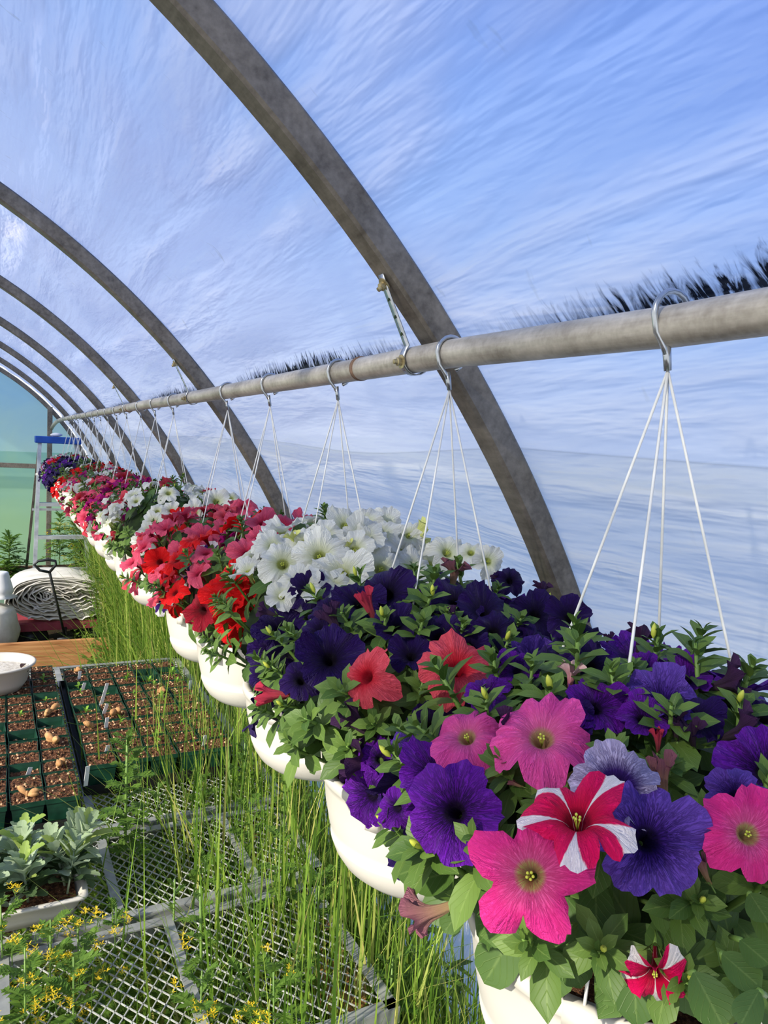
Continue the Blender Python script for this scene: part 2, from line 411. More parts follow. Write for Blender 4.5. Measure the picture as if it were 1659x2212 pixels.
PHI = math.radians(33)
pm = pot_mesh()
for kx in range(4): rim_ear(pm, PHI + kx*PI/2)
POT = pm.build('pot', M['pot'], link=False)
t = NT('potting_soil'); n1 = t.noise(t.obj(), 120, 4, .7); n2 = t.noise(t.obj(), 420, 2, .5)
c = t.ramp(n1, [(.32, k(36,22,14)), (.5, k(92,58,38)), (.66, k(160,112,78))])
c = t.mix(t.math('MULTIPLY', t.math('SUBTRACT', n2, .63, True), 9, True), c, k(214,180,146))
M['soil'] = t.pbr(c, .9, 0, t.bump(n1, .8, .01), .2)
smb = MB(); smb.grid(lambda u, v: (.112*v*math.cos(2*PI*u), .112*v*math.sin(2*PI*u), -.02+.004*math.sin(9*u*6.28)*v), 32, 6, 0, True)
SOIL = smb.build('soil', M['soil'], link=False)
def hook_mesh():
    mb = MB(); pts = []; R_ = PR + .003
    for i in range(13):
        a = math.radians(-70 + i*250/12); pts.append(V((R_*math.cos(a), 0, R_*math.sin(a))))
    # back side down to joint
    pts += [V((-R_*.8, 0, -.014)), V((-.007, 0, -.024)), V((-.002, 0, -.032))]
    mb.tube(pts, .0026, 8)
    mb.tube([(-.004,0,-.022), (0,0,-.043)], [.0036, .0030], 8)
    return mb.build('hook', M['chrome'], link=False)
HOOK = hook_mesh()
def wire_mesh():
    mb = MB(); pts = [V((.1305*t, 0, -.043*(1-t) + (RIMZ-PZ+.003)*t)) for t in (0, .25, .5, .75, 1)]
    mb.tube(pts, .00125, 6); mb.tube([pts[-1], pts[-1]+V((.004,0,-.006)), pts[-1]+V((.005,0,-.02))], .0016, 6)
    return mb.build('hanger_wire', M['wire'], link=False)
WIRE = wire_mesh()
GRP = 'white hanging baskets of petunias along the pipe'
FOL = {}
for i, y in enumerate(BY[:18]):
    o = thing('hanging_basket', LAB[i], 'hanging basket', (XP, y, RIMZ), GRP)
    o['c'] = 0.0; del o['c']
    a = DA*rnd.uniform(.97, 1.05) if i != 2 else .18; c_ = TOPC.get(i, .155)
    BA.append(dict(o=o, c=V((XP, y, DZ)), a=a, cz=c_, fl=[], loc=V((XP, y, RIMZ)), idx=i))
    inst('pot', POT, o); inst('soil', SOIL, o)
    inst('hook', HOOK, o, Matrix.Translation((0, 0, PZ-RIMZ)))
    for kx in range(4): inst('hanger_wire', WIRE, o, Matrix.Translation((0, 0, PZ-RIMZ)) @ Matrix.Rotation(PHI + kx*PI/2 + .04*(i % 3), 4, 'Z'))
    key = i if i < 3 else 3 + i % 4
    if key not in FOL: FOL[key] = foliage_mesh(50+key, a, c_, 420 if i < 2 else 300, 1.0, -.12 if i == 0 else (-.3 if i == 1 else -.55))
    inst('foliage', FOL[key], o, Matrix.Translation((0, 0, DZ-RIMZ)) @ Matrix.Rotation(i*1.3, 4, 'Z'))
def hit(b, x, y):
    d = ray(x, y); A = V((1/b['a'], 1/b['a'], 1/b['cz'])); o_ = V([(CAM-b['c'])[q]*A[q] for q in range(3)]); dd = V([d[q]*A[q] for q in range(3)])
    aa = dd.dot(dd); bb = 2*o_.dot(dd); cc = o_.dot(o_) - 1; D = bb*bb - 4*aa*cc
    if D < 0:
        tt = -bb/(2*aa); return tt, (D/(4*aa*aa)), CAM + d*tt
    tt = (-bb - math.sqrt(D))/(2*aa); return tt, 1, CAM + d*tt
def flower(b, p, n, diam, col, var=None, roll=None, big=False, squash=1.0):
    if var is None: var = rnd.randrange(6)
    if roll is None: roll = rnd.random()*6.28
    s = diam/2
    f = inst('petunia_flower', cor_mesh(col, var), b['o'], orient(n, roll, s, p - b['loc']))
    f['label'] = FLN[col]
    if b['idx'] < 8:
        inst('calyx', CALYX, f)
        if b['idx'] < 4 and col in ('white', 'deeppink', 'pink', 'star_red', 'cream'): inst('stamen', STAMEN, f)
    b['fl'].append((p, diam)); return f
def pick(x, y, want=None):
    if want is not None: return BA[want], hit(BA[want], x, y)[2]
    best = None
    for b in BA[:13]:
        tt, ok, p = hit(b, x, y)
        if ok == 1 and tt > 0 and (best is None or tt < best[0]): best = (tt, b, p)
    if best: return best[1], best[2]
    # closest miss
    bs = sorted(((( hit(b, x, y)[2]-b['c']).length, b['idx']) for b in BA[:13]))
    b = BA[bs[0][1]]; return b, hit(b, x, y)[2]
def fpx(x, y, dpx, col, b=None, tl=(0, .3), var=None, roll=None, lift=.022):
    if b is not None and b >= 3: lift = .036 if col != 'red' or b != 3 else .055
    if b == 1 and x > 850: b = None
    if b != 2 and (dpx > 75 and y > 1560 or col in ('pink', 'coral')): lift = .02 + max(0, y-1560)*.00009 + {'star_red': .062, 'deeppink': .034, 'lavender': .026, 'blueviolet': .012, 'pink': .022, 'coral': .03}.get(col, 0)
    bk, p = pick(x, y, b)
    toc = (CAM - p).normalized(); dm = (p - bk['c']).normalized()
    n = (toc + SR*tl[0] + SU*tl[1] + dm*.25).normalized()
    p = p + toc*lift + dm*.006
    diam = dpx*depth(p)/F*1.10
    diam = min(diam, .105)
    flower(bk, p, n, diam, col, var, roll)
# near basket, front flowers  (x, y, px, colour, basket, tilt, variant)
FL = [
 (1153,1888,262,'deeppink',0,(.0,.05),6,2.2), (1252,1755,250,'star_red',0,(.0,1.9),6,.5), (1334,1703,196,'lavender',0,(.0,.35),0,None),
 (1398,1812,236,'blueviolet',0,(.15,.1),1,None), (993,1755,214,'purple',1,(.0,.1),3,None), (958,1672,165,'purple',1,(.1,.8),1,None),
 (1018,1592,160,'pink',1,(-.2,.9),2,None), (1178,1592,215,'pink',0,(.1,.9),2,None), (985,1440,168,'coral',1,(.0,.9),5,None),
 (790,1462,130,'coral',1,(-.9,.35),2,None), (1062,1510,100,'purple',1,(-.4,.2),0,None), (1128,1458,95,'purple',1,(.3,.6),1,None),
 (1294,1535,138,'purple',0,(.5,.5),1,None), (1427,1520,150,'blueviolet',0,(.1,.9),4,None), (1480,1478,96,'purple',0,(.2,.8),4,None),
 (1388,1454,84,'purple',0,(.0,.9),0,None), (1648,1672,205,'purple',0,(.1,.2),1,None), (1578,1725,130,'blueviolet',0,(-.2,.1),3,None),
 (1608,1800,190,'deeppink',0,(.25,.15),2,None), (824,1632,104,'purple',1,(-.1,.5),2,None), (800,1712,140,'purple',1,(-.8,-.1),3,None),
 (870,1750,90,'purple',1,(-.4,-.3),0,None), (1230,1560,120,'violet',0,(.3,.7),1,None), (1500,1560,120,'violet',0,(.4,.6),1,None),
 (1390,1560,110,'purple',0,(.2,.7),1,None), (930,1560,110,'violet',1,(-.2,.8),0,None), (890,1610,90,'blueviolet',1,(-.5,.5),3,None),
 (1640,1560,90,'violet',0,(.3,.7),0,None)]
for e in ((611,1358,118),(602,1412,118),(720,1425,140),(668,1278,95),(720,1323,96),(837,1290,130),(780,1308,112),(984,1306,120),(1041,1325,124),(1062,1368,112),
          (945,1384,116),(1149,1335,112),(1197,1366,116),(889,1418,95),(575,1457,74),(1232,1345,96),(1097,1262,66),(860,1360,100),(660,1470,90),(1130,1400,110),(1250,1400,110),(1010,1400,90),(1190,1440,100),(1280,1450,100),(700,1370,90)):
    FL.append((e[0], e[1], e[2], 'violet', None, (rnd.uniform(-.4,.3), rnd.uniform(.1,.9)), None, None))
for e in ((613,1221,112),(689,1206,122),(739,1243,128),(822,1230,124),(889,1230,104),(963,1195,92),(1049,1215,74),(746,1140,92),(785,1136,92),(832,1138,88),(780,1165,92),(819,1160,92),
          (763,1193,92),(798,1178,92),(650,1267,104),(611,1290,66),(720,1270,92),(924,1222,84),(867,1184,84),(594,1185,74),(1010,1195,64),(655,1180,80),(700,1165,84),(880,1160,70)):
    FL.append((e[0], e[1], e[2], 'white', 2, (rnd.uniform(-.3,.3), rnd.uniform(.1,.7)), None, None))
for e in ((535,1330,140,'red',3,(-.3,.1)),(492,1283,108,'red',3,(-.5,.4)),(437,1321,84,'darkred',3,(-.7,-.2)),(552,1276,92,'red',3,(0,.8)),(500,1252,78,'red',3,(-.4,.6)),(590,1275,60,'red',3,(0,.6)),(505,1360,84,'red',3,(-.4,-.1)),
          (535,1200,84,'rose',3,(0,.3)),(347,1214,64,'red',4,(-.3,.2)),(361,1249,66,'rose',4,(-.5,0)),(396,1197,64,'rose',4,(-.2,.4)),(442,1162,64,'rose',4,(0,.6)),(457,1184,54,'rose',4,(0,.5)),(413,1178,50,'coral',4,(0,.6)),
          (610,1140,90,'rose',3,(.2,.9)),(518,1140,72,'rose',4,(0,.8)),(567,1134,72,'rose',3,(0,.9)),(495,1168,50,'magenta',4,(0,.5)),(526,1096,60,'rose',4,(0,.7)),(656,1136,64,'rose',3,(.3,.8)),(560,1170,60,'rose',3,(0,.8)),
          (454,1202,58,'star_violet',4,(-.1,.5)),(410,1240,56,'star_violet',4,(-.4,.4)),(347,1301,54,'star_violet',4,(-.6,-.2)),(375,1268,44,'star_violet',4,(-.5,.2)),(500,1205,50,'rose',4,(0,.4)),
          (419,1107,58,'white',5,(0,.4)),(465,1083,62,'white',5,(0,.5)),(332,1130,54,'white',5,(-.4,.2)),(309,1171,54,'white',5,(-.5,0)),(340,1106,40,'white',5,(-.2,.4)),(370,1104,38,'white',5,(0,.5)),(364,1066,46,'white',5,(0,.7)),
          (497,1076,44,'white',5,(.1,.7)),(322,1150,44,'white',5,(-.5,0)),(382,1127,62,'red',5,(0,.2)),(466,1118,62,'coral',5,(.1,.3)),(454,1138,50,'coral',5,(0,.4)),
          (304,1086,52,'star_maroon',7,(0,.2)),(275,1080,38,'coral',7,(-.2,.3)),(302,1124,28,'magenta',6,(-.6,.2)),(240,1092,42,'coral',8,(-.3,.2)),(216,1084,38,'rose',8,(-.4,.2)),(222,1138,36,'magenta',7,(-.5,.2)),(214,1150,34,'rose',7,(-.5,-.2)),
          (180,1075,30,'rose',9,(-.5,.2)),(170,1050,28,'coral',11,(-.5,.2)),(168,1055,24,'white',10,(-.4,.2))):
    FL.append(e + (None, None))
for e in FL: fpx(e[0], e[1], e[2], e[3], e[4], e[5], e[6], e[7])
# scattered flowers: the far sides of the near baskets, all round the others
for b in BA:
    i = b['idx']; want = {0: 26, 1: 30, 2: 62, 3: 50, 4: 52, 5: 34, 6: 22}.get(i, 50); tries = 0; made = 0
    while made < want and tries < 900:
        tries += 1
        z = rnd.uniform(-.35, 1); an = rnd.random()*2*PI; q = math.sqrt(1-z*z); nn = V((q*math.cos(an), q*math.sin(an), z))
        p = b['c'] + V((nn.x*b['a'], nn.y*b['a'], nn.z*(b['cz'] if nn.z > 0 else .1)))*1.02
        toc = (CAM - p).normalized()
        if i < 2 and nn.dot(toc) > -.05: continue
        if i in (3, 4, 5) and nn.dot(toc) > .35 and rnd.random() < .65: continue
        if i >= 2 and nn.z < .08 and nn.dot(toc) > 0: continue
        if i == 2 and nn.x < -.5 and nn.z < .6: continue
        if i == 6 and nn.z < .3 and nn.dot(toc) > 0: continue
        d = rnd.uniform(.058, .074) if i > 1 else rnd.uniform(.07, .085)
        if any((p-f[0]).length < (d+f[1])*.5*(.62 if i > 1 else .7) for f in b['fl']): continue
        flower(b, p, (nn + V((0,0,.35)) + V((rnd.uniform(-.4,.4), rnd.uniform(-.4,.4), rnd.uniform(-.2,.3)))).normalized(), d, rnd.choice(PAL[i]))
        made += 1
# wilted and half-open blooms
def wpx(x0, y0, x1, y1, col, b, var=0, dz=0.0):
    bk, p = pick(x0, y0, b); D = math.hypot(p.x, p.y)
    q = atD(x1, y1, D + dz) ; p = p + (CAM-p).normalized()*.012; q = q + (CAM-q).normalized()*.012
    d = q - p; s = d.length
    o = inst('wilted_flower', wil(col, var), bk['o'], orient(d, var*1.3, (s*1.05, s*1.05, s), p - bk['loc']))
    o['label'] = {'plum':'shrivelled dark plum bloom','brown':'faded brownish bloom','redtip':'closing coral red bloom','cream':'half-open pale yellow bloom','stripe':'half-open pink and white bloom'}[col]
for e in ((990,1948,895,1998,'brown',0,0),(1080,1905-265,1128,1555,'plum',0,0),(640,1498,562,1510,'redtip',1,2),(815,1596,738,1545,'plum',1,0),(840,1672,755,1634,'plum',1,1),
          (815,1345,778,1285,'redtip',1,2),(975,1275,985,1218,'brown',1,1),(1230,1492,1236,1438,'stripe',0,1),(1510,1492,1602,1470,'plum',0,1),(1545,1600,1632,1570,'plum',0,1),(1375,1420,1390,1362,'plum',0,1),
          (1320,1410,1310,1372,'plum',1,2),(1440,1740,1415,1640,'brown',0,2),(1535,1910,1505,1855,'brown',0,2),(1420,1625,1425,1580,'redtip',0,2),(1085,1266,1068,1242,'plum',1,0),(1168,1300,1172,1262,'plum',1,1),
          (740,1375,700,1320,'plum',1,0),(865,1165,920,1150,'cream',2,1),(640,1185,630,1152,'cream',2,1),(765,1195,750,1172,'cream',2,1),(600,1330,560,1320,'plum',1,0),(1462,1600,1448,1540,'plum',0,0),(1500,1620,1490,1560,'plum',0,1),
          (1005,1370,960,1330,'plum',1,0),(1130,1700,1100,1690,'brown',0,2)):
    wpx(*e)
bk, p = pick(1415, 2110, 0)
p = atD(1415, 2118, .43); flower(bk, p, ((CAM-p).normalized() + SU*-.8).normalized(), .046, 'star_red', 7, .4)
# leafy shoots on each dome
def shoots(b, n, sc):
    tries = 0; made = 0; sp = []
    while made < n and tries < 1500:
        tries += 1
        z = rnd.uniform(.06 if b['idx'] == 0 else -.1, 1); an = rnd.random()*2*PI; q = math.sqrt(1-z*z); nn = V((q*math.cos(an), q*math.sin(an), z))
        p = b['c'] + V((nn.x*b['a'], nn.y*b['a'], nn.z*(b['cz'] if nn.z > 0 else .09)))*.95
        if any((p-f[0]).length < f[1]*(.74 if b['idx'] < 2 and f[1] > .07 else .58) for f in b['fl']) or any((p-s).length < .034 for s in sp): continue
        sp.append(p); made += 1
        inst('leafy_shoot', rnd.choice(SHOOT), b['o'], orient(nn + V((0,0,.6)), rnd.random()*6, sc*rnd.uniform(.8, 1.2), p - b['loc']))
for b in BA: shoots(b, {0: 50, 1: 50, 2: 10, 3: 16, 4: 12, 5: 22, 6: 40}.get(b['idx'], 12), 1.0 if b['idx'] < 2 else .85)
# broad leaves hanging over the near pots: base px -> tip px, width px, plan distance
LV = [(0,1130,1985,1045,2120,118,.55),(0,1175,2035,1205,2155,100,.51),(0,1210,2000,1255,2130,96,.50),(0,1230,1930,1345,2075,130,.52),(0,1300,1990,1350,2125,86,.49),(0,1100,1960,1100,2035,80,.55),
      (0,1400,1950,1470,2010,70,.47),(0,1560,2060,1640,2130,80,.42),(0,1500,2100,1560,2212,110,.42),(0,1600,2030,1659,2080,70,.42),(0,1260,1900,1330,1950,90,.52),(0,1470,1900,1560,1960,80,.48),
      (0,1620,1930,1659,1990,70,.45),(0,1340,2010,1440,2050,80,.48),(0,1640,2140,1600,2212,70,.40),(0,1000,1960,960,2010,60,.58),
      (1,900,1850,870,1780,70,.74),(0,960,1850,860,1890,90,.60),(0,985,1880,890,1905,96,.59),(0,990,1900,930,1990,90,.59),(0,1000,1870,1050,1925,60,.57),
      (1,720,1550,605,1575,64,.80),(1,725,1580,625,1625,66,.80),(1,780,1590,700,1640,70,.78),(1,800,1610,760,1660,60,.77),(1,690,1530,620,1545,44,.82),(1,770,1560,700,1590,60,.79),(1,860,1560,830,1610,60,.76),(1,1010,1840,1085,1830,60,.66),
      (2,560,1420,530,1470,34,1.06),(2,600,1440,560,1480,40,1.05),(3,470,1350,440,1360,26,1.36),(4,385,1270,350,1262,24,1.7)]
for (bi, x0, y0, x1, y1, w, D) in LV:
    b = BA[bi]; p = atD(x0, y0, D); q = atD(x1, y1, D - .015); toc = (CAM - p).normalized()
    mb = MB(); L = (q-p).length
    n_ = (toc + V((0,0,.35)) + V((rnd.uniform(-.3,.3), rnd.uniform(-.3,.3), 0))).normalized()
    mb.leaf(V((0,0,0)), q-p, n_, L*1.05, w*depth(p)/F*1.05, rnd.uniform(.0, .12), rnd.uniform(.1, .25), 0, 9, wave=.015)
    mb.tube([(q-p)*-.35 - n_*.03, V((0,0,0))], .0016, 6, 1)
    inst('broad_leaf', mb.build('broad_leaf', [M['leaf_big'], M['stem']], link=False), b['o'], Matrix.Translation(p - b['loc']))
# ------------------------------------------------------------------ greenhouse shell
AX, AZ, AR = -.992, CAMZ - 1.136, 1.977
FR = AR + .021                                   # film radius
t0, t1 = 0.0, math.radians(104)                 # arch angle range from the wall foot (0) past the ridge
def arc(R, s):                                   # s: length from ground up
    leg = AZ
    if s < leg: return V((AX + R, 0, s)), V((1, 0, 0)), V((0,0,1))
    a = (s - leg)/R; return V((AX + R*math.cos(a), 0, AZ + R*math.sin(a))), V((math.cos(a), 0, math.sin(a))), V((-math.sin(a), 0, math.cos(a)))
SMAX = AZ + math.radians(104)*AR
RIBY = [-.40, .847, 2.10, 3.32, 4.50, 5.72, 6.95, 8.05]
rl = {-.40: 'steel arch rib just behind the camera position, left of the nearest basket', .847: 'thick grey steel arch rib crossing the whole picture, nearest in view', 2.10: 'second steel arch rib, its foot behind the pink petunias',
      3.32: 'third steel arch rib from the front', 4.50: 'fourth steel arch rib from the front', 5.72: 'fifth steel arch rib from the front', 6.95: 'sixth steel arch rib, next to the end wall', 8.05: 'last steel arch rib framing the blue-green end wall'}
def rib(y, parent=None):
    mb = MB(); hw, hh = .0195, .0195; n = 90; prev = None
    cs = [(-hw,-hh+.004),(-hw,hh-.004),(-hw+.004,hh),(hw-.004,hh),(hw,hh-.004),(hw,-hh+.004),(hw-.004,-hh),(-hw+.004,-hh)]
    for i in range(n+1):
        s = SMAX*i/n; p, nr, tg = arc(AR, s); b = len(mb.v)
        for (cy, cn) in cs: mb.v.append(tuple(p + nr*cn + V((0, cy, 0))))
        if prev is not None:
            for j in range(8): mb.face((prev+j, prev+(j+1) % 8, b+(j+1) % 8, b+j), [(0,0)]*4)
        prev = b
    o = mb.build('arch_rib', M['rib'], smooth=False); o.location = (0, y, 0); return o
for y in RIBY[1:]:
    tag(rib(y), rl[y], 'greenhouse rib')
# film between ribs with quilted wrinkles
t = NT('greenhouse_film'); uvn = t.uv(); u, v, _ = t.sep(uvn)      # u: arc metres, v: Y metres
vec = t.comb(t.math('MULTIPLY', u, 10), t.math('MULTIPLY', v, 1.3))
w1 = t.noise(vec, 1.0, 4, .55, .35)
w2 = t.noise(t.comb(t.math('MULTIPLY', u, 4.0), t.math('MULTIPLY', v, 1.4)), 1.3, 3, .5, .6)
w3 = t.noise(t.comb(t.math('MULTIPLY', u, 30), t.math('MULTIPLY', v, 7)), 1.0, 3, .6, .3)
f = t.math('ADD', t.math('MULTIPLY', w1, .5), t.math('ADD', t.math('MULTIPLY', w2, .38), t.math('MULTIPLY', w3, .08)))
frost = t.ramp(f, [(.42, .0), (.5, .5), (.58, 1.0)])
body = t.mix(frost, k(176,198,236), k(246,244,250))
# faint rose tint patches and tiny brown marks
tint = t.noise(t.comb(u, v, 3.0), .9, 2)
body = t.mix(t.math('MULTIPLY', t.math('SUBTRACT', tint, .5, True), 1.6, True), body, k(214,200,222))
sp = t.noise(t.comb(t.math('MULTIPLY', u, 9), t.math('MULTIPLY', v, 26)), 1.0, 3, .7)
spm = t.math('MULTIPLY', t.math('SUBTRACT', sp, .66, True), 7, True)
body = t.mix(t.math('MULTIPLY', spm, .6), body, k(120,112,96))
# mildew where the film is close to the pipe
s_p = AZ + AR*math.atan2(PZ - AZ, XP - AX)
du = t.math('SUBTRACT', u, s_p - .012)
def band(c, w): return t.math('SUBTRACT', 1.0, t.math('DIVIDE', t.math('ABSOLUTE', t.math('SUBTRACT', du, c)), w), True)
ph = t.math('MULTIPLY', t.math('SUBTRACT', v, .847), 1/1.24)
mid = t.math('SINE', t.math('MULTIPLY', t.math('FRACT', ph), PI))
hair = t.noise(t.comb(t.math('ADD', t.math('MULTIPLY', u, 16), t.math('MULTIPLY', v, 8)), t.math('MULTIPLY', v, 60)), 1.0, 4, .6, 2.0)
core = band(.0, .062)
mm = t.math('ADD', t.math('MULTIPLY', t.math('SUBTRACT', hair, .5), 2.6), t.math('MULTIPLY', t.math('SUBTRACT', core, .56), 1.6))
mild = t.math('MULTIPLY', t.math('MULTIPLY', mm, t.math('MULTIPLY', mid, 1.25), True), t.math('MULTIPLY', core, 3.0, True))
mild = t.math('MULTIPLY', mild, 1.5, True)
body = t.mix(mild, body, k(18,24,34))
tr = t.math('SUBTRACT', .36, t.math('MULTIPLY', frost, .26))
tr = t.math('MULTIPLY', tr, t.math('SUBTRACT', 1.0, mild))
sag = t.math('ADD', t.math('SUBTRACT', u, s_p - .175), t.math('MULTIPLY', mid, .03))
low = t.math('LESS_THAN', sag, 0.0)
dn = t.math('MULTIPLY', t.math('SUBTRACT', s_p + .25, u, True), 2.2, True)
body = t.mix(t.math('MULTIPLY', t.math('ADD', t.math('MULTIPLY', dn, .6), t.math('MULTIPLY', low, .2)), t.math('SUBTRACT', 1.0, mild), True), body, k(250,242,222))
tr = t.math('MULTIPLY', tr, t.math('SUBTRACT', 1.0, t.math('MULTIPLY', low, .5)))
body = t.mix(t.math('MULTIPLY', t.math('SUBTRACT', 1.0, t.math('MULTIPLY', t.math('ABSOLUTE', sag), 400), True), .35), body, k(110,120,130))
bn = t.bump(f, .75, .10)
dif = t.n('ShaderNodeBsdfDiffuse'); t.l(body, dif.inputs[0]); t.l(bn, dif.inputs['Normal'])
tl_ = t.n('ShaderNodeBsdfTranslucent'); t.l(body, tl_.inputs[0]); t.l(bn, tl_.inputs['Normal'])
mA = t.n('ShaderNodeMixShader'); mA.inputs[0].default_value = .55; t.l(dif.outputs[0], mA.inputs[1]); t.l(tl_.outputs[0], mA.inputs[2])
gl = t.n('ShaderNodeBsdfGlossy'); gl.inputs['Roughness'].default_value = .35; t.l(bn, gl.inputs['Normal'])
mG = t.n('ShaderNodeMixShader'); mG.inputs[0].default_value = .05; t.l(mA.outputs[0], mG.inputs[1]); t.l(gl.outputs[0], mG.inputs[2])
tp = t.n('ShaderNodeBsdfTransparent'); tp.inputs[0].default_value = (.93, .96, 1, 1)
mB = t.n('ShaderNodeMixShader'); t.l(tr, mB.inputs[0]); t.l(mG.outputs[0], mB.inputs[1]); t.l(tp.outputs[0], mB.inputs[2]); t.l(mB.outputs[0], t.out.inputs[0])
M['film'] = t.mat
mb = MB(); YA, YB = -.9, 8.05
def film(u, v):
    s = SMAX*u; y = YA + (YB-YA)*v
    p, nr, tg = arc(FR, s)
    fr = ((y - .847)/1.24) % 1.0; bulge = math.sin(PI*fr)
    w = .034*bulge*noise.noise(V((s*9, y*.5, 0))) + .006*bulge*noise.noise(V((s*18, y*1.4, 5))) + .022*bulge
    q = p + nr*max(w, -.0); q.y = y; return q
mb.grid(film, 260, 220, uvf=lambda u, v: (SMAX*u, YA+(YB-YA)*v))
tag(mb.build('wall_right', M['film']), 'translucent double-layer plastic film stretched over the arch ribs, forming side wall and roof', kind='structure')
# end wall
t = NT('end_film'); o = t.obj(); z = t.sep(o)[2]
n = t.noise(o, 1.6, 4, .6, 1.0)
body = t.mix(t.math('ADD', t.math('MULTIPLY', t.math('SUBTRACT', z, .9), .75), t.math('MULTIPLY', t.math('SUBTRACT', n, .5), .5), True), k(176,206,160), k(90,160,204))
dif = t.n('ShaderNodeBsdfTranslucent'); t.l(body, dif.inputs[0])
dd = t.n('ShaderNodeBsdfDiffuse'); t.l(body, dd.inputs[0])
m0 = t.n('ShaderNodeMixShader'); m0.inputs[0].default_value = .35; t.l(dif.outputs[0], m0.inputs[1]); t.l(dd.outputs[0], m0.inputs[2])
tp = t.n('ShaderNodeBsdfTransparent'); tp.inputs[0].default_value = (.82, .95, .93, 1)
mB = t.n('ShaderNodeMixShader'); mB.inputs[0].default_value = .16; t.l(m0.outputs[0], mB.inputs[1]); t.l(tp.outputs[0], mB.inputs[2]); t.l(mB.outputs[0], t.out.inputs[0])
M['endfilm'] = t.mat
mb = MB(); N = 60; base = len(mb.v)
for i in range(N+1):
    p, nr, tg = arc(FR-.03, SMAX*i/N); mb.v.append((p.x, 8.08, p.z)); mb.v.append((-1.45, 8.08, p.z))
for i in range(N): mb.face((2*i, 2*i+2, 2*i+3, 2*i+1))
tag(mb.build('wall_back', M['endfilm']), 'blue-green translucent plastic end wall', kind='structure')
def box_thing(name, a, b, w, h, mat, label, cat, kind=None, up=V((0,0,1))):
    mb = MB(); a, b = V(a), V(b); mb.beam(b*0, b-a, w, h, 0, up); o = mb.build(name, mat, smooth=False); o.location = a
    bv = o.modifiers.new('b', 'BEVEL'); bv.width = .002; bv.segments = 2
    return tag(o, label, cat, kind=kind)
pz = atY(108, 890, 7.98)
box_thing('trim_1', (pz.x, 7.98, 0), (pz.x, 7.98, CAMZ+.25), .045, .045, M['rib'], 'upright steel end-wall post behind the ladder', None, 'structure', V((0,1,0)))
box_thing('trim_2', (-1.4, 7.99, CAMZ-.32), (pz.x, 7.99, CAMZ-.335), .04, .045, M['rib'], 'horizontal steel rail across the end wall', None, 'structure')
t = NT('board_wood'); o = t.obj(); x, y, z = t.sep(o)
g = t.noise(t.comb(t.math('MULTIPLY', x, 2.5), t.math('MULTIPLY', y, 2.5), t.math('MULTIPLY', z, 40)), 1.5, 5, .6, .6)
kn = t.noise(o, 2.2, 2)
c = t.ramp(g, [(.3, k(150,98,56)), (.6, k(196,142,92)), (.8, k(214,164,112))])
c = t.mix(t.math('MULTIPLY', t.math('SUBTRACT', kn, .62, True), 6, True), c, k(96,58,34))
M['wood'] = t.pbr(c, .65, 0, t.bump(g, .25, .004), .3)
t = NT('old_wood'); o = t.obj(); g = t.noise(t.comb(t.math('MULTIPLY', t.sep(o)[0], 3), t.math('MULTIPLY', t.sep(o)[1], 3), t.math('MULTIPLY', t.sep(o)[2], 30)), 1.5, 5, .6)
M['oldwood'] = t.pbr(t.ramp(g, [(.3, k(84,64,52)), (.7, k(140,112,92))]), .8, 0, t.bump(g, .4, .004), .2)
box_thing('bed_board', (-1.4, 7.72, CAMZ-1.325), (.93, 7.72, CAMZ-1.325), .04, .11, M['oldwood'], 'weathered brown board running along the foot of the end wall, behind the ladder', 'board')
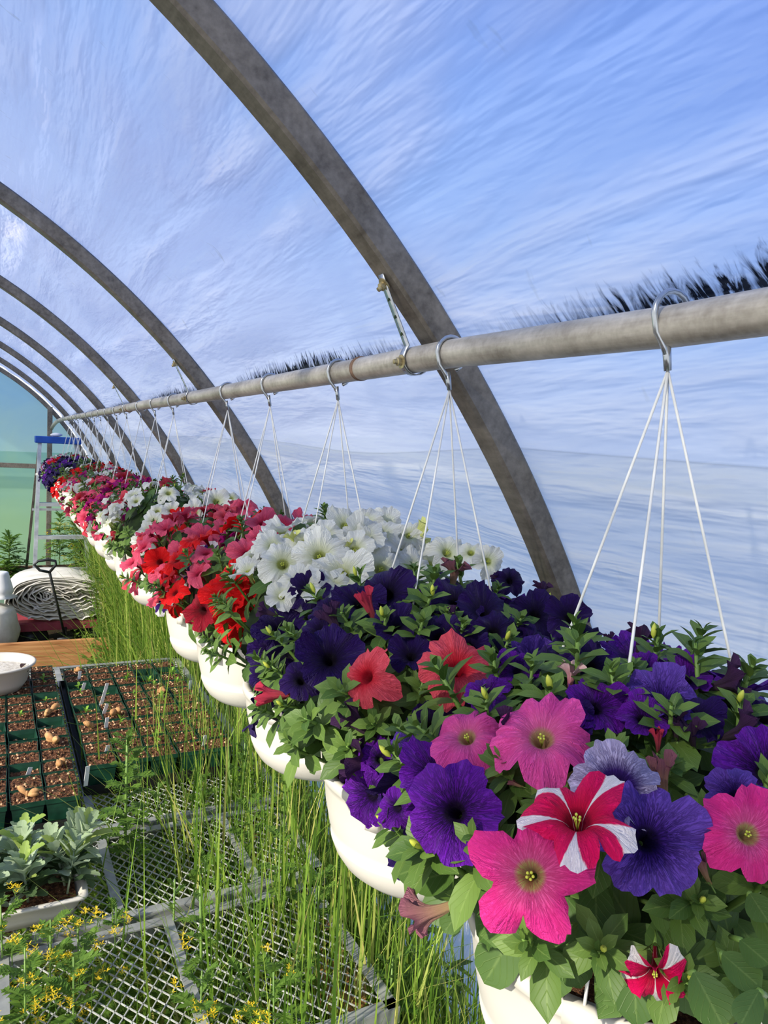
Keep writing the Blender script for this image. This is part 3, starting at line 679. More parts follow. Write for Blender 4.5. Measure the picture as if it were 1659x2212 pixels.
# ------------------------------------------------------------------ pipe, straps
mb = MB()
pts = [V((XP, y, PZ - (.008 if y < .6 else 0) + (.003 if y > 2 else 0))) for y in [-.5, 0, .432, .76, 1.4, 2, 3, 4, 5, 6, 6.9]] + [V((XP-.005, 7.3, PZ-.004)), V((XP-.012, 7.6, PZ-.02)), V((XP-.02, 7.82, PZ-.045)), V((XP-.028, 7.95, PZ-.075))]
mb.tube(pts, PR, 28)
pipe = mb.build('hanging_pipe', M['pipe']); tag(pipe, 'long grey steel pipe carrying all the hanging baskets, strapped to the ribs', 'pipe')
for i, y in enumerate((1.008, 3.24)):
    c_ = MB(); c_.tube([(XP, y-.004, PZ+.0005), (XP, y+.004, PZ+.0005)], PR+.0012, 28); o_ = c_.build('pipe_joint', M['oldwood'], pipe)
for y, lb in ((.847, 'perforated steel strap bolted to the nearest rib and looped round the pipe'), (2.10, 'small steel strap holding the pipe to the second rib'), (3.32, 'small steel strap holding the pipe to the third rib')):
    p0, nr, tg = arc(AR-.0205, s_p + .085); p0 = V((p0.x, y, p0.z))
    yy = y + .0
    th = thing('hanger_strap', lb, 'strap', p0, 'steel straps between ribs and pipe')
    mb = MB(); pa = V((0, -.0, 0)); c0 = V((XP, yy, PZ)) - p0
    path = [pa + tg*.012, pa - nr*.004, (c0 + V((-PR*.72, 0, PR*1.0)))]
    for a in range(150, 331, 20): path.append(c0 + V((math.cos(math.radians(a))*(PR+.002), 0, math.sin(math.radians(a))*(PR+.002))))
    n0 = len(mb.v)
    for q in path: mb.v += [tuple(q + V((0,-.0065,0))), tuple(q + V((0,.0065,0)))]
    for i in range(len(path)-1): mb.face((n0+2*i, n0+2*i+1, n0+2*i+3, n0+2*i+2))
    st = mb.build('strap_band', M['chrome'], th); so = st.modifiers.new('s', 'SOLIDIFY'); so.thickness = .0014; so.offset = 1
    for q, dn in ((pa - nr*.004 , -nr), (c0 + V((-PR-.002, 0, -.004)), V((-1,0,-.1)))):
        b = MB(); b.lathe([(.0,.0),(.009,.0),(.009,.0015),(.0055,.002),(.0055,.007),(.0035,.008),(.003,.012),(.0,.0125)], 12)
        o_ = b.build('bolt', M['brass'], th, smooth=False); o_.matrix_local = orient(dn, 0, 1.0, q)
    h = MB()
    for kx in range(3):
        q = path[1].lerp(path[2], .25 + .28*kx); h.lathe([(.0, .0006), (.0024, .0006), (.0024, 0)], 10)
        for vi in range(len(h.v)-30, len(h.v)):
            pv = orient(V((-1,0,0)), 0, 1.0, q + V((-.0022,0,0))) @ V(h.v[vi]); h.v[vi] = tuple(pv)
    h.build('strap_hole', M['leaf_dark'], th)
# ------------------------------------------------------------------ ground
t = NT('ground_soil'); o = t.obj(); n = t.noise(o, 3, 6, .7); n2 = t.noise(o, 60, 3, .6)
c = t.ramp(n, [(.35, k(52,40,28)), (.5, k(84,66,46)), (.62, k(74,84,40))]); c = t.mix(n2, c, k(30,22,16), )
c = t.mix(.35, c, k(12,9,6)); M['ground'] = t.pbr(c, .95, 0, t.bump(n2, .7, .02), .1)
mb = MB(); mb.grid(lambda u, v: (-3 + 4.02*u, -1.5 + 10.2*v, .02*noise.noise(V((u*9, v*20, 0)))-.01), 40, 90)
tag(mb.build('floor', M['ground']), 'dark soil floor', kind='structure')
t = NT('outside_field'); n = t.noise(t.obj(), .35, 4, .6); c = t.ramp(n, [(.3, k(112,140,82)), (.7, k(150,172,112))]); M['field'] = t.pbr(c, 1, spec=.0)
t = NT('outside_gravel'); n = t.noise(t.obj(), .5, 4, .6); c = t.ramp(n, [(.3, k(150,166,176)), (.7, k(186,198,204))]); M['gravel'] = t.pbr(c, 1, spec=.0)
mb = MB(); mb.grid(lambda u, v: (-40 + 45*u, 8.8 + 52*v, -.05 + .3*min(1, v*1.7)**1.3 + .05*noise.noise(V((u*5, v*4, 1)))*v*3), 30, 30)
tag(mb.build('outside_field', M['field']), 'green field outside the end wall', kind='structure')
mb = MB(); mb.grid(lambda u, v: (1.04 + 60*u, -40 + 110*v, -.06), 6, 6)
tag(mb.build('outside_ground', M['gravel']), 'pale ground outside the side wall', kind='structure')
# ------------------------------------------------------------------ mesh benches
BZ = CAMZ - 1.0
M['alu'] = simple('bench_metal', k(132,134,132), k(176,178,174), 18, .5, .35, .1)
M['mesh'] = simple('expanded_mesh', k(160,162,158), k(205,206,200), 30, .55, .2)
BT = math.radians(-1.6)
def bench(x0, x1, y0, y1, bars, label, cell=.024):
    th = thing('mesh_bench', label, 'bench', (x0, y0, 0), 'expanded metal growing benches')
    Wd, Dp = x1-x0, y1-y0; fr = MB(); z = BZ
    for a, b in (((0,0),(Wd,0)), ((0,Dp),(Wd,Dp)), ((0,0),(0,Dp)), ((Wd,0),(Wd,Dp))):
        fr.beam((a[0],a[1],z-.014), (b[0],b[1],z-.014), .004, .03); 
        ax = (b[0]-a[0], b[1]-a[1]); 
        inx = V((Wd/2-(a[0]+b[0])/2, Dp/2-(a[1]+b[1])/2, 0)).normalized()*.011
        fr.beam(V((a[0],a[1],z+.001))+inx, V((b[0],b[1],z+.001))+inx, .024, .003)
    fr.build('bench_frame', M['alu'], th, False)
    for bx in bars:
        b = MB(); b.beam((bx-x0, 0, z+.0015), (bx-x0, Dp, z+.0015), .021, .004); b.build('cross_bar', M['alu'], th, False)
    ms = MB(); w = cell; h = cell*1.5                  # diamonds: w across X, h along Y
    def clip(p, q):
        ts, te = 0.0, 1.0
        for ax, lo, hi in ((0, .01, Wd-.01), (1, .01, Dp-.01)):
            d = q[ax]-p[ax]
            if abs(d) < 1e-9: continue
            a, b = (lo-p[ax])/d, (hi-p[ax])/d
            if a > b: a, b = b, a
            ts, te = max(ts, a), min(te, b)
        return (p.lerp(q, ts), p.lerp(q, te)) if te-ts > 1e-4 else None
    n = int((Wd + Dp*w/h)/w)+2
    for i in range(-n, n*2):
        for sgn in (1, -1):
            a = V((i*w, 0, z-.006)); b = a + V((sgn*Dp*w/h, Dp, 0)); cc = clip(a, b)
            if cc: ms.beam(cc[0], cc[1], .0019, .0024)
    ms.build('mesh_deck', M['mesh'], th, False)
    for a in ((.02,.02),(Wd-.02,.02),(.02,Dp-.02),(Wd-.02,Dp-.02)):
        l = MB(); l.beam((a[0],a[1],0), (a[0],a[1],z-.03), .028, .028, 0, V((0,1,0))); l.build('leg', M['alu'], th, False)
    return th
bench(-.62, .645, 1.08, 1.50, (.01, .315), 'nearest expanded-metal bench panel in the bottom left corner, empty but for weeds')
bench(-.70, .69, 1.525, 1.885, (-.1, .228, .53), 'middle expanded-metal bench panel under the dusty miller tray')
bench(-.75, .73, 1.91, 3.38, (-.3, .22), 'long far expanded-metal bench carrying the green seedling pots')
bm_ = box_thing('wooden_beam', (.60, 1.05, BZ-.09), (.665, 1.95, BZ-.09), .09, .04, M['wood'], 'brown wooden beam seen through the mesh at the right edge of the benches', 'board')
# ------------------------------------------------------------------ square pots with soil
t = NT('green_pot'); n = t.noise(t.obj(), 30, 3); M['gpot'] = t.pbr(t.ramp(n, [(.3, k(14,46,34)), (.7, k(30,76,56))]), .4, 0, None, .4)
M['black'] = simple('black_tray', k(14,14,14), k(30,30,30), 20, .6)
def sqpot():
    mb = MB(); h = .080
    def ring(hw, z): return [(-hw,-hw,z),(hw,-hw,z),(hw,hw,z),(-hw,hw,z)]
    rings = [ring(.031, .001), ring(.0415, h-.012), ring(.0435, h-.012), ring(.0438, h), ring(.0428, h), ring(.0405, h-.012), ring(.036, .02)]
    for r_ in rings: mb.v += r_
    for i in range(len(rings)-1):
        for j in range(4): mb.face((i*4+j, i*4+(j+1) % 4, (i+1)*4+(j+1) % 4, (i+1)*4+j))
    mb.face((3,2,1,0)); mb.face((24,25,26,27)); return mb.build('square_pot', M['gpot'], smooth=False, link=False)
SQ = sqpot()
def sqsoil(seed, z):
    mb = MB(); mb.grid(lambda u, v: ((u-.5)*.0835, (v-.5)*.0835, z + .004*noise.noise(V((u*7, v*7, seed))) + .003*noise.noise(V((u*23, v*23, seed)))), 12, 12)
    r = random.Random(seed)
    for q in range(34):
        a = V((r.uniform(-.037,.037), r.uniform(-.037,.037), z+.002)); s = r.uniform(.0015,.0048)
        mb.lathe([(.0,-s*.5),(s,-s*.2),(s*.8,s*.5),(.0,s*.8)], 5, 1 if r.random() < .22 else 0, a)
    return mb.build('soil', [M['soil'], M['chip']], smooth=False, link=False)
M['chip'] = simple('bark_chip', k(176,130,90), k(224,190,150), 80, .8)
SS = [sqsoil(s, .0765) for s in range(5)] + [sqsoil(9, .052), sqsoil(10, .06)]
def seedling(seed, ln=.014):
    r = random.Random(seed); mb = MB(); mb.tube([(0,0,0), (r.uniform(-.003,.003),0,.02)], .0012, 5, 0)
    for i in range(r.randint(6, 10)):
        a = r.random()*6.28; el = r.uniform(.2, 1.2); d = V((math.cos(a)*math.cos(el), math.sin(a)*math.cos(el), math.sin(el)))
        mb.leaf(V((0,0,r.uniform(.006,.024))), d, V((-d.x*.5,-d.y*.5,1)), ln*r.uniform(.8,1.6), ln*.6, .3, .2, 0, 4)
    return mb.build('seedling', M['sprout'], link=False)
M['sprout'] = leaf_mat('sprout_leaf', k(96,150,40), k(150,196,70), k(170,210,110), .35)
M['sproutdark'] = leaf_mat('bronze_leaf', k(52,34,30), k(84,56,44), k(100,70,60), .2)
SEED = [seedling(s) for s in range(4)]
TUB = []
M['tuber'] = simple('dahlia_tuber', k(150,104,62), k(206,160,108), 40, .8, 0, .5, dist=.003)
def tuber(seed):
    r = random.Random(seed); mb = MB()
    for q in range(r.randint(2, 4)):
        a = r.random()*6.28; L = r.uniform(.025,.045); d = V((math.cos(a), math.sin(a), r.uniform(-.1,.6)))
        pts = [V((0,0,0)) + d*L*t_ + V((0,0,.004*math.sin(t_*3))) for t_ in (0,.2,.45,.7,.9,1.0)]
        mb.tube(pts, [.003,.006,.010,.0095,.005,.0015], 9)
    mb.tube([(0,0,-.004), (0,0,.014)], [.006,.004], 8)
    return mb.build('tuber', M['tuber'], link=False)
TUB = [tuber(s) for s in (3, 8, 13)]
GP = 'square green nursery pots of soil on the far bench'
PS = .0835
def cells():
    out = []
    for i in range(4):
        for j in range(14): out.append((.148 - i*PS, 1.995 + j*PS + .008*(j//5), 0, i, j))
    for i in range(5):
        for j in range(11): out.append((.262 + i*PS, 2.165 + j*PS + .010*(j//4), 1, i, j))
    return out
COLW = ['right edge', 'second', 'third', 'fourth']
ORD = ['front', 'second', 'third', 'fourth', 'fifth', 'sixth', 'seventh', 'eighth', 'ninth', 'tenth', 'eleventh', 'twelfth', 'thirteenth', 'farthest']
TAGS = []
for (x, y, blk, i, j) in cells():
    r_ = rnd.random()
    if blk == 0: lab = f'square green soil pot in the left block, {ORD[j]} row, ' + ('right edge column' if i == 0 else f'{ORD[i]} column from its right edge')
    else: lab = f'square green soil pot in the right block, {ORD[j]} row, {ORD[i] if i else "first"} column from the left block'
    lab = lab.replace('farthest row', 'farthest row')
    th = thing('nursery_pot', lab, 'plant pot', (x + rnd.uniform(-.0015,.0015), y + rnd.uniform(-.0015,.0015), BZ+.003), GP)
    th.rotation_euler.z = rnd.uniform(-.05,.05); th.scale = (.9, .9, 1)
    inst('square_pot', SQ, th)
    lowp = (blk == 0 and (i, j) in ((1, 2), (0, 6), (0, 9), (1, 5), (2, 6))) or (blk == 1 and rnd.random() < .15)
    inst('soil', SS[5 + (i+j) % 2] if lowp else rnd.choice(SS[:5]), th)
    h = .076 if not lowp else .055
    if (blk, i, j) in ((0,1,7),(0,2,10),(0,0,9),(1,0,7),(1,1,7),(1,2,8),(1,3,8),(1,3,7),(1,4,8),(1,2,6),(1,0,8),(1,4,7),(1,1,3),(0,0,11)) or r_ < .05:
        inst('seedling', rnd.choice(SEED), th, Matrix.Translation((0,0,h)) @ Matrix.Scale(rnd.uniform(.8,1.5), 4))
    elif (blk, i, j) in ((0,0,4),(0,0,7),(0,1,0),(0,0,2),(1,1,4),(1,0,3),(1,3,6)) or r_ > .96:
        inst('tuber', rnd.choice(TUB), th, Matrix.Translation((0,0,h+.006)) @ Matrix.Rotation(rnd.random()*6, 4, 'Z') @ Matrix.Scale(rnd.uniform(.8,1.3), 4))
# trays
for nm, (x0, x1, y0, y1), lb in (('pot_tray', (-.15, .196, 1.945, 3.16), 'shallow black tray under the left block of green pots'), ('pot_tray', (.214, .645, 2.115, 3.09), 'shallow black tray under the right block of green pots')):
    mb = MB(); mb.box((x0,y0,BZ+.0025),(x1,y1,BZ+.0045))
    for a, b in (((x0,y0),(x1,y0)),((x1,y0),(x1,y1)),((x1,y1),(x0,y1)),((x0,y1),(x0,y0))): mb.beam((*a,BZ+.016),(*b,BZ+.016), .003, .028)
    tag(mb.build(nm, M['black'], smooth=False), lb, 'tray')
# white plant tags
M['tag'] = simple('white_label', k(226,228,226), k(244,244,240), 20, .5)
tl = [((176,1498,183,1475),'farthest, beside the white bowl'),((216,1530,232,1476),''),((222,1548,232,1520),''),((228,1580,232,1550),''),((228,1632,234,1610),''),((186,1688,190,1655),''),((60,1675,66,1658),''),((408,1495,412,1470),''),((438,1618,444,1588),''),((170,1472,173,1450),'')]
nml = ['beside the farthest pots near the bronze seedling','taller upright one between the two pot blocks at the back','at mid depth between the pot blocks','just in front of the mid one between the pot blocks','leaning beside the brown tubers','at the front right corner of the left pot block','in the low-filled pot at the front','at the right end of the back row','among grass near the right block','thin one at the very back row']
for ((x0, y0, x1, y1), _), nl in zip(tl, nml):
    p = atz(x0, y0, BZ+.07); q = atY(x1, y1, p.y); mb = MB(); d = q-p
    if d.z < .02: d.z = .03
    mb.beam(V((0,0,0)) - d*.3, d, .012, .0012, 0, V((.4,-1,0))); o_ = mb.build('plant_tag', M['tag'], smooth=False); o_.location = p
    tag(o_, 'white plastic plant tag ' + nl, 'plant tag', 'white plant tags among the pots')
# bronze seedling in back left
p = atz(45, 1492, BZ+.073); mb = MB(); mb.tube([(0,0,0),(0.003,0,.05),(0,0,.085)], .0016, 6)
for i in range(7):
    a = i*2.3; d = V((math.cos(a), math.sin(a), .5)); mb.leaf(V((0,0,.03+.009*i)), d, V((-d.x,-d.y,1.5)), .04, .024, .4, .2, 0, 5)
o_ = mb.build('bronze_seedling', M['sproutdark']); o_.location = p; tag(o_, 'dark bronze-leaved seedling in front of the white bowl', 'seedling')
# white bowl
p = V((-.012, 2.90, BZ+.082)); th = thing('white_bowl', 'round white plastic bowl standing on the farthest pots, left edge', 'bowl', p)
mb = MB(); mb.lathe([(.0,.0),(.085,.0),(.105,.03),(.118,.085),(.128,.092),(.133,.094),(.133,.086),(.129,.084)][0:3] + [(.118,.085),(.133,.09),(.134,.096),(.128,.098),(.113,.088),(.10,.035),(.08,.012),(.0,.010)], 40); mb.build('bowl_body', M['pot'], th)
M['grit'] = simple('pale_perlite', k(168,160,146), k(214,210,200), 90, .9, 0, .6)
mb = MB(); mb.lathe([(.0,.072),(.05,.074),(.108,.070)], 32); mb.build('contents', M['grit'], th)
# ------------------------------------------------------------------ dusty miller tray
t = leaf_mat('dusty_miller_leaf', k(150,172,128), k(196,212,184), k(214,224,204), .3, .7); M['dusty'] = t
M['dusty2'] = leaf_mat('young_dusty_leaf', k(150,178,80), k(190,208,120), k(206,220,160), .4, .6)
M['dusty3'] = leaf_mat('dark_dusty_leaf', k(64,88,50), k(104,128,84), k(130,150,110), .2, .6)
def lobed(mb, o, d, up, L, w, m=0, curl=.2):
    """pinnately lobed leaf as one sheet with scalloped outline"""
    d = d.normalized(); sx = d.cross(up); sx = sx.normalized() if sx.length > .01 else V((1,0,0)); nz = sx.cross(d)
    n = 14; b = len(mb.v)
    for j in range(n+1):
        t_ = j/n; env = max(.05, math.sin(PI*min(1, max(0, (t_-.12))/.88*.94+.02))**.7) if t_ > .15 else .06
        ww = w*.5*env*(.62 + .38*abs(math.sin(t_*PI*5.0)))
        c = o + d*(L*t_) + nz*(-curl*L*t_*t_); e = nz*(.3*ww)
        mb.v += [tuple(c - sx*ww + e + d*ww*.35), tuple(c), tuple(c + sx*ww + e + d*ww*.35)]
    for j in range(n):
        for i in range(2):
            q = b+j*3+i; mb.face((q, q+1, q+4, q+3), [(i/2, j/n), ((i+1)/2, j/n), ((i+1)/2, (j+1)/n), (i/2, (j+1)/n)], m)
def dusty(seed):
    r = random.Random(seed); mb = MB(); Hh = r.uniform(.11, .15); mb.tube([(0,0,-.01),(0,0,Hh*.75)], [.003,.002], 6, 0)
    nl = 30; a = r.random()*6
    for i in range(nl):
        t_ = i/(nl-1); a += 2.4; h = Hh*(.12+.65*t_); el = .35 + .75*t_ + r.uniform(-.2,.25)
        d = V((math.cos(a)*math.cos(el), math.sin(a)*math.cos(el), math.sin(el))); up = V((-math.cos(a)*math.sin(el), -math.sin(a)*math.sin(el), math.cos(el)))
        L = r.uniform(.045, .075)*(1 - .2*t_); lobed(mb, V((0,0,h)), d, up, L, L*r.uniform(.42,.55), r.choice([0,0,0,1]) if t_ > .35 else r.choice([2,2,0]), r.uniform(.05,.4))
    return mb.build('dusty_miller', [M['dusty'], M['dusty2'], M['dusty3']], link=False)
DM = [dusty(s) for s in range(4)]
th = thing('seed_tray', 'white plastic tray holding the grey-green dusty miller, on the middle bench', 'tray', (.01, 1.655, BZ+.003))
mb = MB(); n = 10
def tray_ring(hx, hy, z, r_=.02):
    out = []
    for cx, cy, a0 in ((1,1,0),(-1,1,90),(-1,-1,180),(1,-1,270)):
        for q in range(5): a = math.radians(a0+q*22.5); out.append((cx*(hx-r_)+r_*math.cos(a), cy*(hy-r_)+r_*math.sin(a), z))
    return out
rr = [tray_ring(.13,.085,.0), tray_ring(.138,.094,.018), tray_ring(.15,.105,.050), tray_ring(.158,.112,.052), tray_ring(.158,.112,.047), ]
inn = [tray_ring(.158,.112,.053), tray_ring(.147,.102,.053), tray_ring(.135,.09,.02), tray_ring(.1,.06,.018)]
for r2 in rr[:3] + [rr[4], inn[0], inn[1], inn[2], inn[3]]: mb.v += r2
for i in range(7):
    for j in range(20): mb.face((i*20+j, i*20+(j+1) % 20, (i+1)*20+(j+1) % 20, (i+1)*20+j))
mb.face(list(range(20))[::-1]); mb.face(list(range(140,160)))
mb.build('tray_body', M['pot'], th)
mb = MB(); mb.box((-.136,-.09,.02),(.136,.09,.040)); mb.build('soil', M['soil'], th)
DL = []
kx = 0
dpos = ['front right corner', 'front row, second from the right', 'front row, third from the right', 'front left corner', 'back right corner', 'back row, second from the right', 'back row, third from the right', 'back left corner', 'middle row, rightmost', 'middle row, second from the right', 'middle row, third from the right', 'middle row, leftmost', 'second row, rightmost', 'second row, second from right', 'second row, third from right', 'second row, leftmost']
for ry, y in enumerate((-.062, .062, .0, -.03)):
    for i in range(4):
        o_ = inst('dusty_miller', DM[kx % 4]); o_.location = (.01 + .115 - .077*i + rnd.uniform(-.008,.008), 1.655 + y, BZ+.043); o_.rotation_euler = (rnd.uniform(-.2,.1), (.3 if i == 0 else .05) + rnd.uniform(-.1,.12), rnd.random()*6)
        s_ = rnd.uniform(.85, 1.15); o_.scale = (s_, s_, s_)
        tag(o_, f'silvery dusty miller plant in the white tray, {dpos[kx]}', 'plant', 'dusty miller plants in the white tray'); kx += 1
# ------------------------------------------------------------------ wagon, sheets, rolls, board
M['red'] = simple('faded_red_paint', k(126,44,58), k(158,66,80), 12, .55)
M['dark'] = simple('dark_iron', k(38,40,42), k(66,68,70), 20, .5, .5)
M['rubber'] = simple('tyre_rubber', k(24,24,24), k(44,42,40), 30, .8)
wy = 6.25
wl = atY(30, 1350, wy); zdeck = wl.z
th = thing('garden_wagon', 'faded red flat wagon with dark pull handle, loaded with folded white plastic sheeting', 'wagon', (wl.x, wy, 0))
mb = MB(); mb.box((0,0,zdeck-.06),(.72,.62,zdeck)); mb.box((.02,.02,zdeck-.001),(.70,.6,zdeck+.004)); o_ = mb.build('deck', M['red'], th, False)
for wx in (.12, .6):
    for wyy in (.06, .56):
        w_ = MB(); w_.lathe([(.03,-.03),(.10,-.03),(.125,-.018),(.13,0),(.125,.018),(.10,.03),(.03,.03)], 26)
        o_ = w_.build('wheel', M['rubber'], th); o_.matrix_local = Matrix.Translation((wx, wyy, .13)) @ Matrix.Rotation(PI/2, 4, 'X')
        h_ = MB(); h_.lathe([(.0,-.034),(.045,-.034),(.05,-.02),(.05,.02),(.045,.034),(.0,.034)], 16); h_.build('hub', M['dark'], o_)
    ax = MB(); ax.tube([(wx,.02,.13),(wx,.6,.13)], .012, 8); ax.beam((wx,.31,.13),(wx,.31,zdeck-.06), .05,.05,0,V((0,1,0))); ax.build('axle', M['dark'], th)
hy = wy - .12
h0, h1 = atY(141, 1378, hy), atY(107, 1236, hy - .3)
O = V((wl.x, wy, 0))
mb = MB(); mb.tube([h0-O, h0.lerp(h1,.5)-O, h1-O], .010, 8); o_ = mb.build('handle', M['dark'], th)
gp = [atY(x_, y_, hy-.3)-O for x_, y_ in ((107,1236),(86,1232),(74,1220),(82,1212),(104,1209),(120,1212),(121,1220),(107,1236))]
mb = MB(); mb.tube(gp, .010, 8); mb.build('grip', M['dark'], o_)
mb = MB(); mb.beam(h0-O+V((-.045,0,-.02)), h0-O+V((.055,0,-.02)), .05, .05); mb.beam(h0-O+V((0,0,-.02)), V((.36,.02,zdeck-.04)), .03,.02); mb.tube([h0-O+V((-.06,-.03,0)), h0-O+V((.07,-.03,0))], .012, 8); mb.build('hitch', M['dark'], th)
# folded sheeting: stacked looping layers
M['sheet'] = simple('white_plastic_sheet', k(206,200,190), k(240,236,228), 9, .5, 0, .1, trans=.1)
M['roll'] = simple('white_roll', k(214,216,220), k(240,240,240), 6, .45)
mb = MB(); r = random.Random(4)
def ribbon(pts, d, y0):
    b = len(mb.v); n = len(pts)
    for p in pts:
        for q in range(5): mb.v.append((p[0] + .004*math.sin(q*2.3+p[1]*30), y0 + d*q/4, p[1] + .006*math.sin(q*1.7+p[0]*9)))
    for i in range(n-1):
        for q in range(4): mb.face((b+i*5+q, b+i*5+q+1, b+(i+1)*5+q+1, b+(i+1)*5+q))
xc, zc = .34, zdeck+.19
for L_ in range(16):                       # nested flattened loops, open to the right
    fx, fz = .38 - .021*L_, .175 - .0098*L_; pts = []
    sh = r.uniform(-.01,.01); ph_ = r.random()*6
    for i in range(41):
        a = math.radians(28 + i*304/40); x_ = xc - .02 + .0*L_ + fx*math.cos(a); z_ = zc + sh + fz*math.sin(a)*(1 + .06*math.sin(3*a+ph_)) - .03*math.cos(a)*L_/16
        pts.append((x_ + .01*math.sin(7*a+ph_), max(zdeck+.008 + .0015*L_, z_)))
    ribbon(pts, .5, .03 + r.uniform(-.01,.03))
for L_ in range(9):
    pts = [(.10+.1*L_*.2 + .58*i/24, zdeck + .03 + .03*L_ + .014*math.sin(i*.7+L_) + .008*math.sin(i*1.9+L_*3)) for i in range(25)]; ribbon(pts, .45, .0 + r.uniform(0,.05))
o_ = mb.build('folded_sheeting', M['sheet']); o_.location = (wl.x, wy, 0); so = o_.modifiers.new('s', 'SOLIDIFY'); so.thickness = .007
tag(o_, 'heap of folded white plastic sheeting on the red wagon', 'plastic sheeting')
def roll(a, b, r_, name, label):
    mb = MB(); a, b = V(a), V(b); pts = [a.lerp(b, i/8)-a for i in range(9)]; mb.tube(pts, [r_*(1+.05*math.sin(i*1.3)) for i in range(9)], 20)
    mb.tube([pts[0] - (b-a).normalized()*.01, pts[0] + (b-a).normalized()*.02], r_*.45, 14)
    o_ = mb.build(name, M['roll']); o_.location = a; tag(o_, label, 'roll')
ry = wy + .35
roll(atY(66,1259,ry), atY(200,1262,ry), .042, 'plastic_roll', 'short white plastic roll lying on top of the folded sheeting')
roll(atY(-60,1268,ry+.12), atY(232,1272,ry+.12), .04, 'plastic_roll', 'long pale grey plastic roll behind the folded sheeting, under the short one')
# left standing drum and bag
p = atY(0, 1272, 6.15); mb = MB(); 
mb.lathe([(.0,.19),(.045,.19),(.056,.185),(.06,.17),(.085,.08),(.095,.04),(.078,.01),(.12,.0),(.0,-.02)], 28); o_ = mb.build('white_tub', M['roll']); o_.location = (p.x-.0, 6.15, p.z-.06)
tag(o_, 'upturned white tapered tub on the bagged bundle at the left edge', 'tub')
tb = p.z - .08
mb = MB(); mb.grid(lambda u, v: ((.15+.05*math.sin(PI*v)+.018*noise.noise(V((math.cos(u*6.28)*2, math.sin(u*6.28)*2, v*5))))*math.cos(2*PI*u)*min(1,(1-v)*8+.05), (.15+.05*math.sin(PI*v))*math.sin(2*PI*u)*min(1,(1-v)*8+.05), .0 + tb*v), 30, 24, 0, True)
o_ = mb.build('plastic_bag', M['sheet']); o_.location = (p.x-.07, 6.13, 0); tag(o_, 'bulging translucent white bag standing left of the wagon', 'bag')
# raised bed board
z0, z1 = atY(100, 1450, 5.75).z, atY(100, 1383, 5.75).z
box_thing('bed_board', (-1.3, 5.75, (z0+z1)/2), (.95, 5.66, (z0+z1)/2), .04, z1-z0+.02, M['wood'], 'light brown planed board lying across behind the benches, in front of the wagon', 'board')
q = atY(330, 1402, 4.05); mb = MB(); mb.beam(V((.07,.0,0)), V((0,0,q.z)), .13, .03, 0, V((0,1,0))); o_ = mb.build('wooden_plank', M['wood'], smooth=False); o_.location = (q.x, 4.05, 0); tag(o_, 'orange-brown plank end standing in the grass right of the long board', 'board')
# ------------------------------------------------------------------ step ladder
M['lad'] = simple('ladder_aluminium', k(150,154,158), k(196,200,204), 12, .4, .5)
M['blue'] = simple('blue_plastic', k(14,62,150), k(30,84,176), 10, .4)
LYt, LYb = 7.15, 6.95
tl_, tr_ = atY(86, 948, LYt), atY(164, 952, LYt)
sl = .045
bl = V((atY(75,1255,LYb).x-.02, LYb-.1, 0)); br = V((atY(197,1255,LYb).x+.03, LYb-.1, 0))
th = thing('step_ladder', 'aluminium step ladder with blue plastic top standing before the end wall', 'ladder', (bl.x, bl.y, 0))
O = V((bl.x, bl.y, 0))
for a, b in ((tl_, bl), (tr_, br)): m_ = MB(); m_.beam(a-O, b-O, .03, .07, 0, V((0,1,0))); m_.build('front_rail', M['lad'], th, False)
for i in range(5):
    t_ = (i+1)/6*1.0; zt = tl_.z*(1-t_)
    a = tl_.lerp(bl, t_); b = tr_.lerp(br, t_); m_ = MB(); m_.beam(a-O+V((.01,-.0,0)), b-O+V((-.01,0,0)), .09, .028); m_.build('step', M['lad'], th, False)
for a, b in ((tl_, V((bl.x-.06, 7.75, 0))), (tr_, V((br.x+.0, 7.75, 0)))): m_ = MB(); m_.beam(a-O+V((0,.05,-.02)), b-O, .022, .03, 0, V((0,1,0))); m_.build('rear_rail', M['rib'], th, False)
for z_ in (.42, 1.05):
    m_ = MB(); yy = 7.15 + (1-z_/1.75)*.6; f_ = 1-z_/1.75; m_.beam(V((tl_.x+(bl.x-.06-tl_.x)*f_, yy, z_))-O, V((tr_.x+(br.x-tr_.x)*f_, yy, z_))-O, .015, .02); m_.build('rear_brace', M['lad'], th, False)
m_ = MB(); m_.box((tl_.x-.04-O.x, LYt-.07-O.y, tl_.z-.035), (tr_.x+.04-O.x, LYt+.09-O.y, tl_.z+.025)); o_ = m_.build('ladder_top', M['blue'], th, False)
bv = o_.modifiers.new('b', 'BEVEL'); bv.width = .008; bv.segments = 3
p = atY(121, 940, LYt); m_ = MB(); m_.grid(lambda u, v: (.045*math.cos(2*PI*u)*math.sin(PI*v)*(1+.2*math.sin(4*v+u*9)), .03*math.sin(2*PI*u)*math.sin(PI*v), .018*math.cos(PI*v)), 14, 8, 0, True)
o_ = m_.build('white_rag', M['roll']); o_.location = (p.x, LYt, tl_.z+.042); tag(o_, 'small crumpled white rag on the blue ladder top', 'rag')
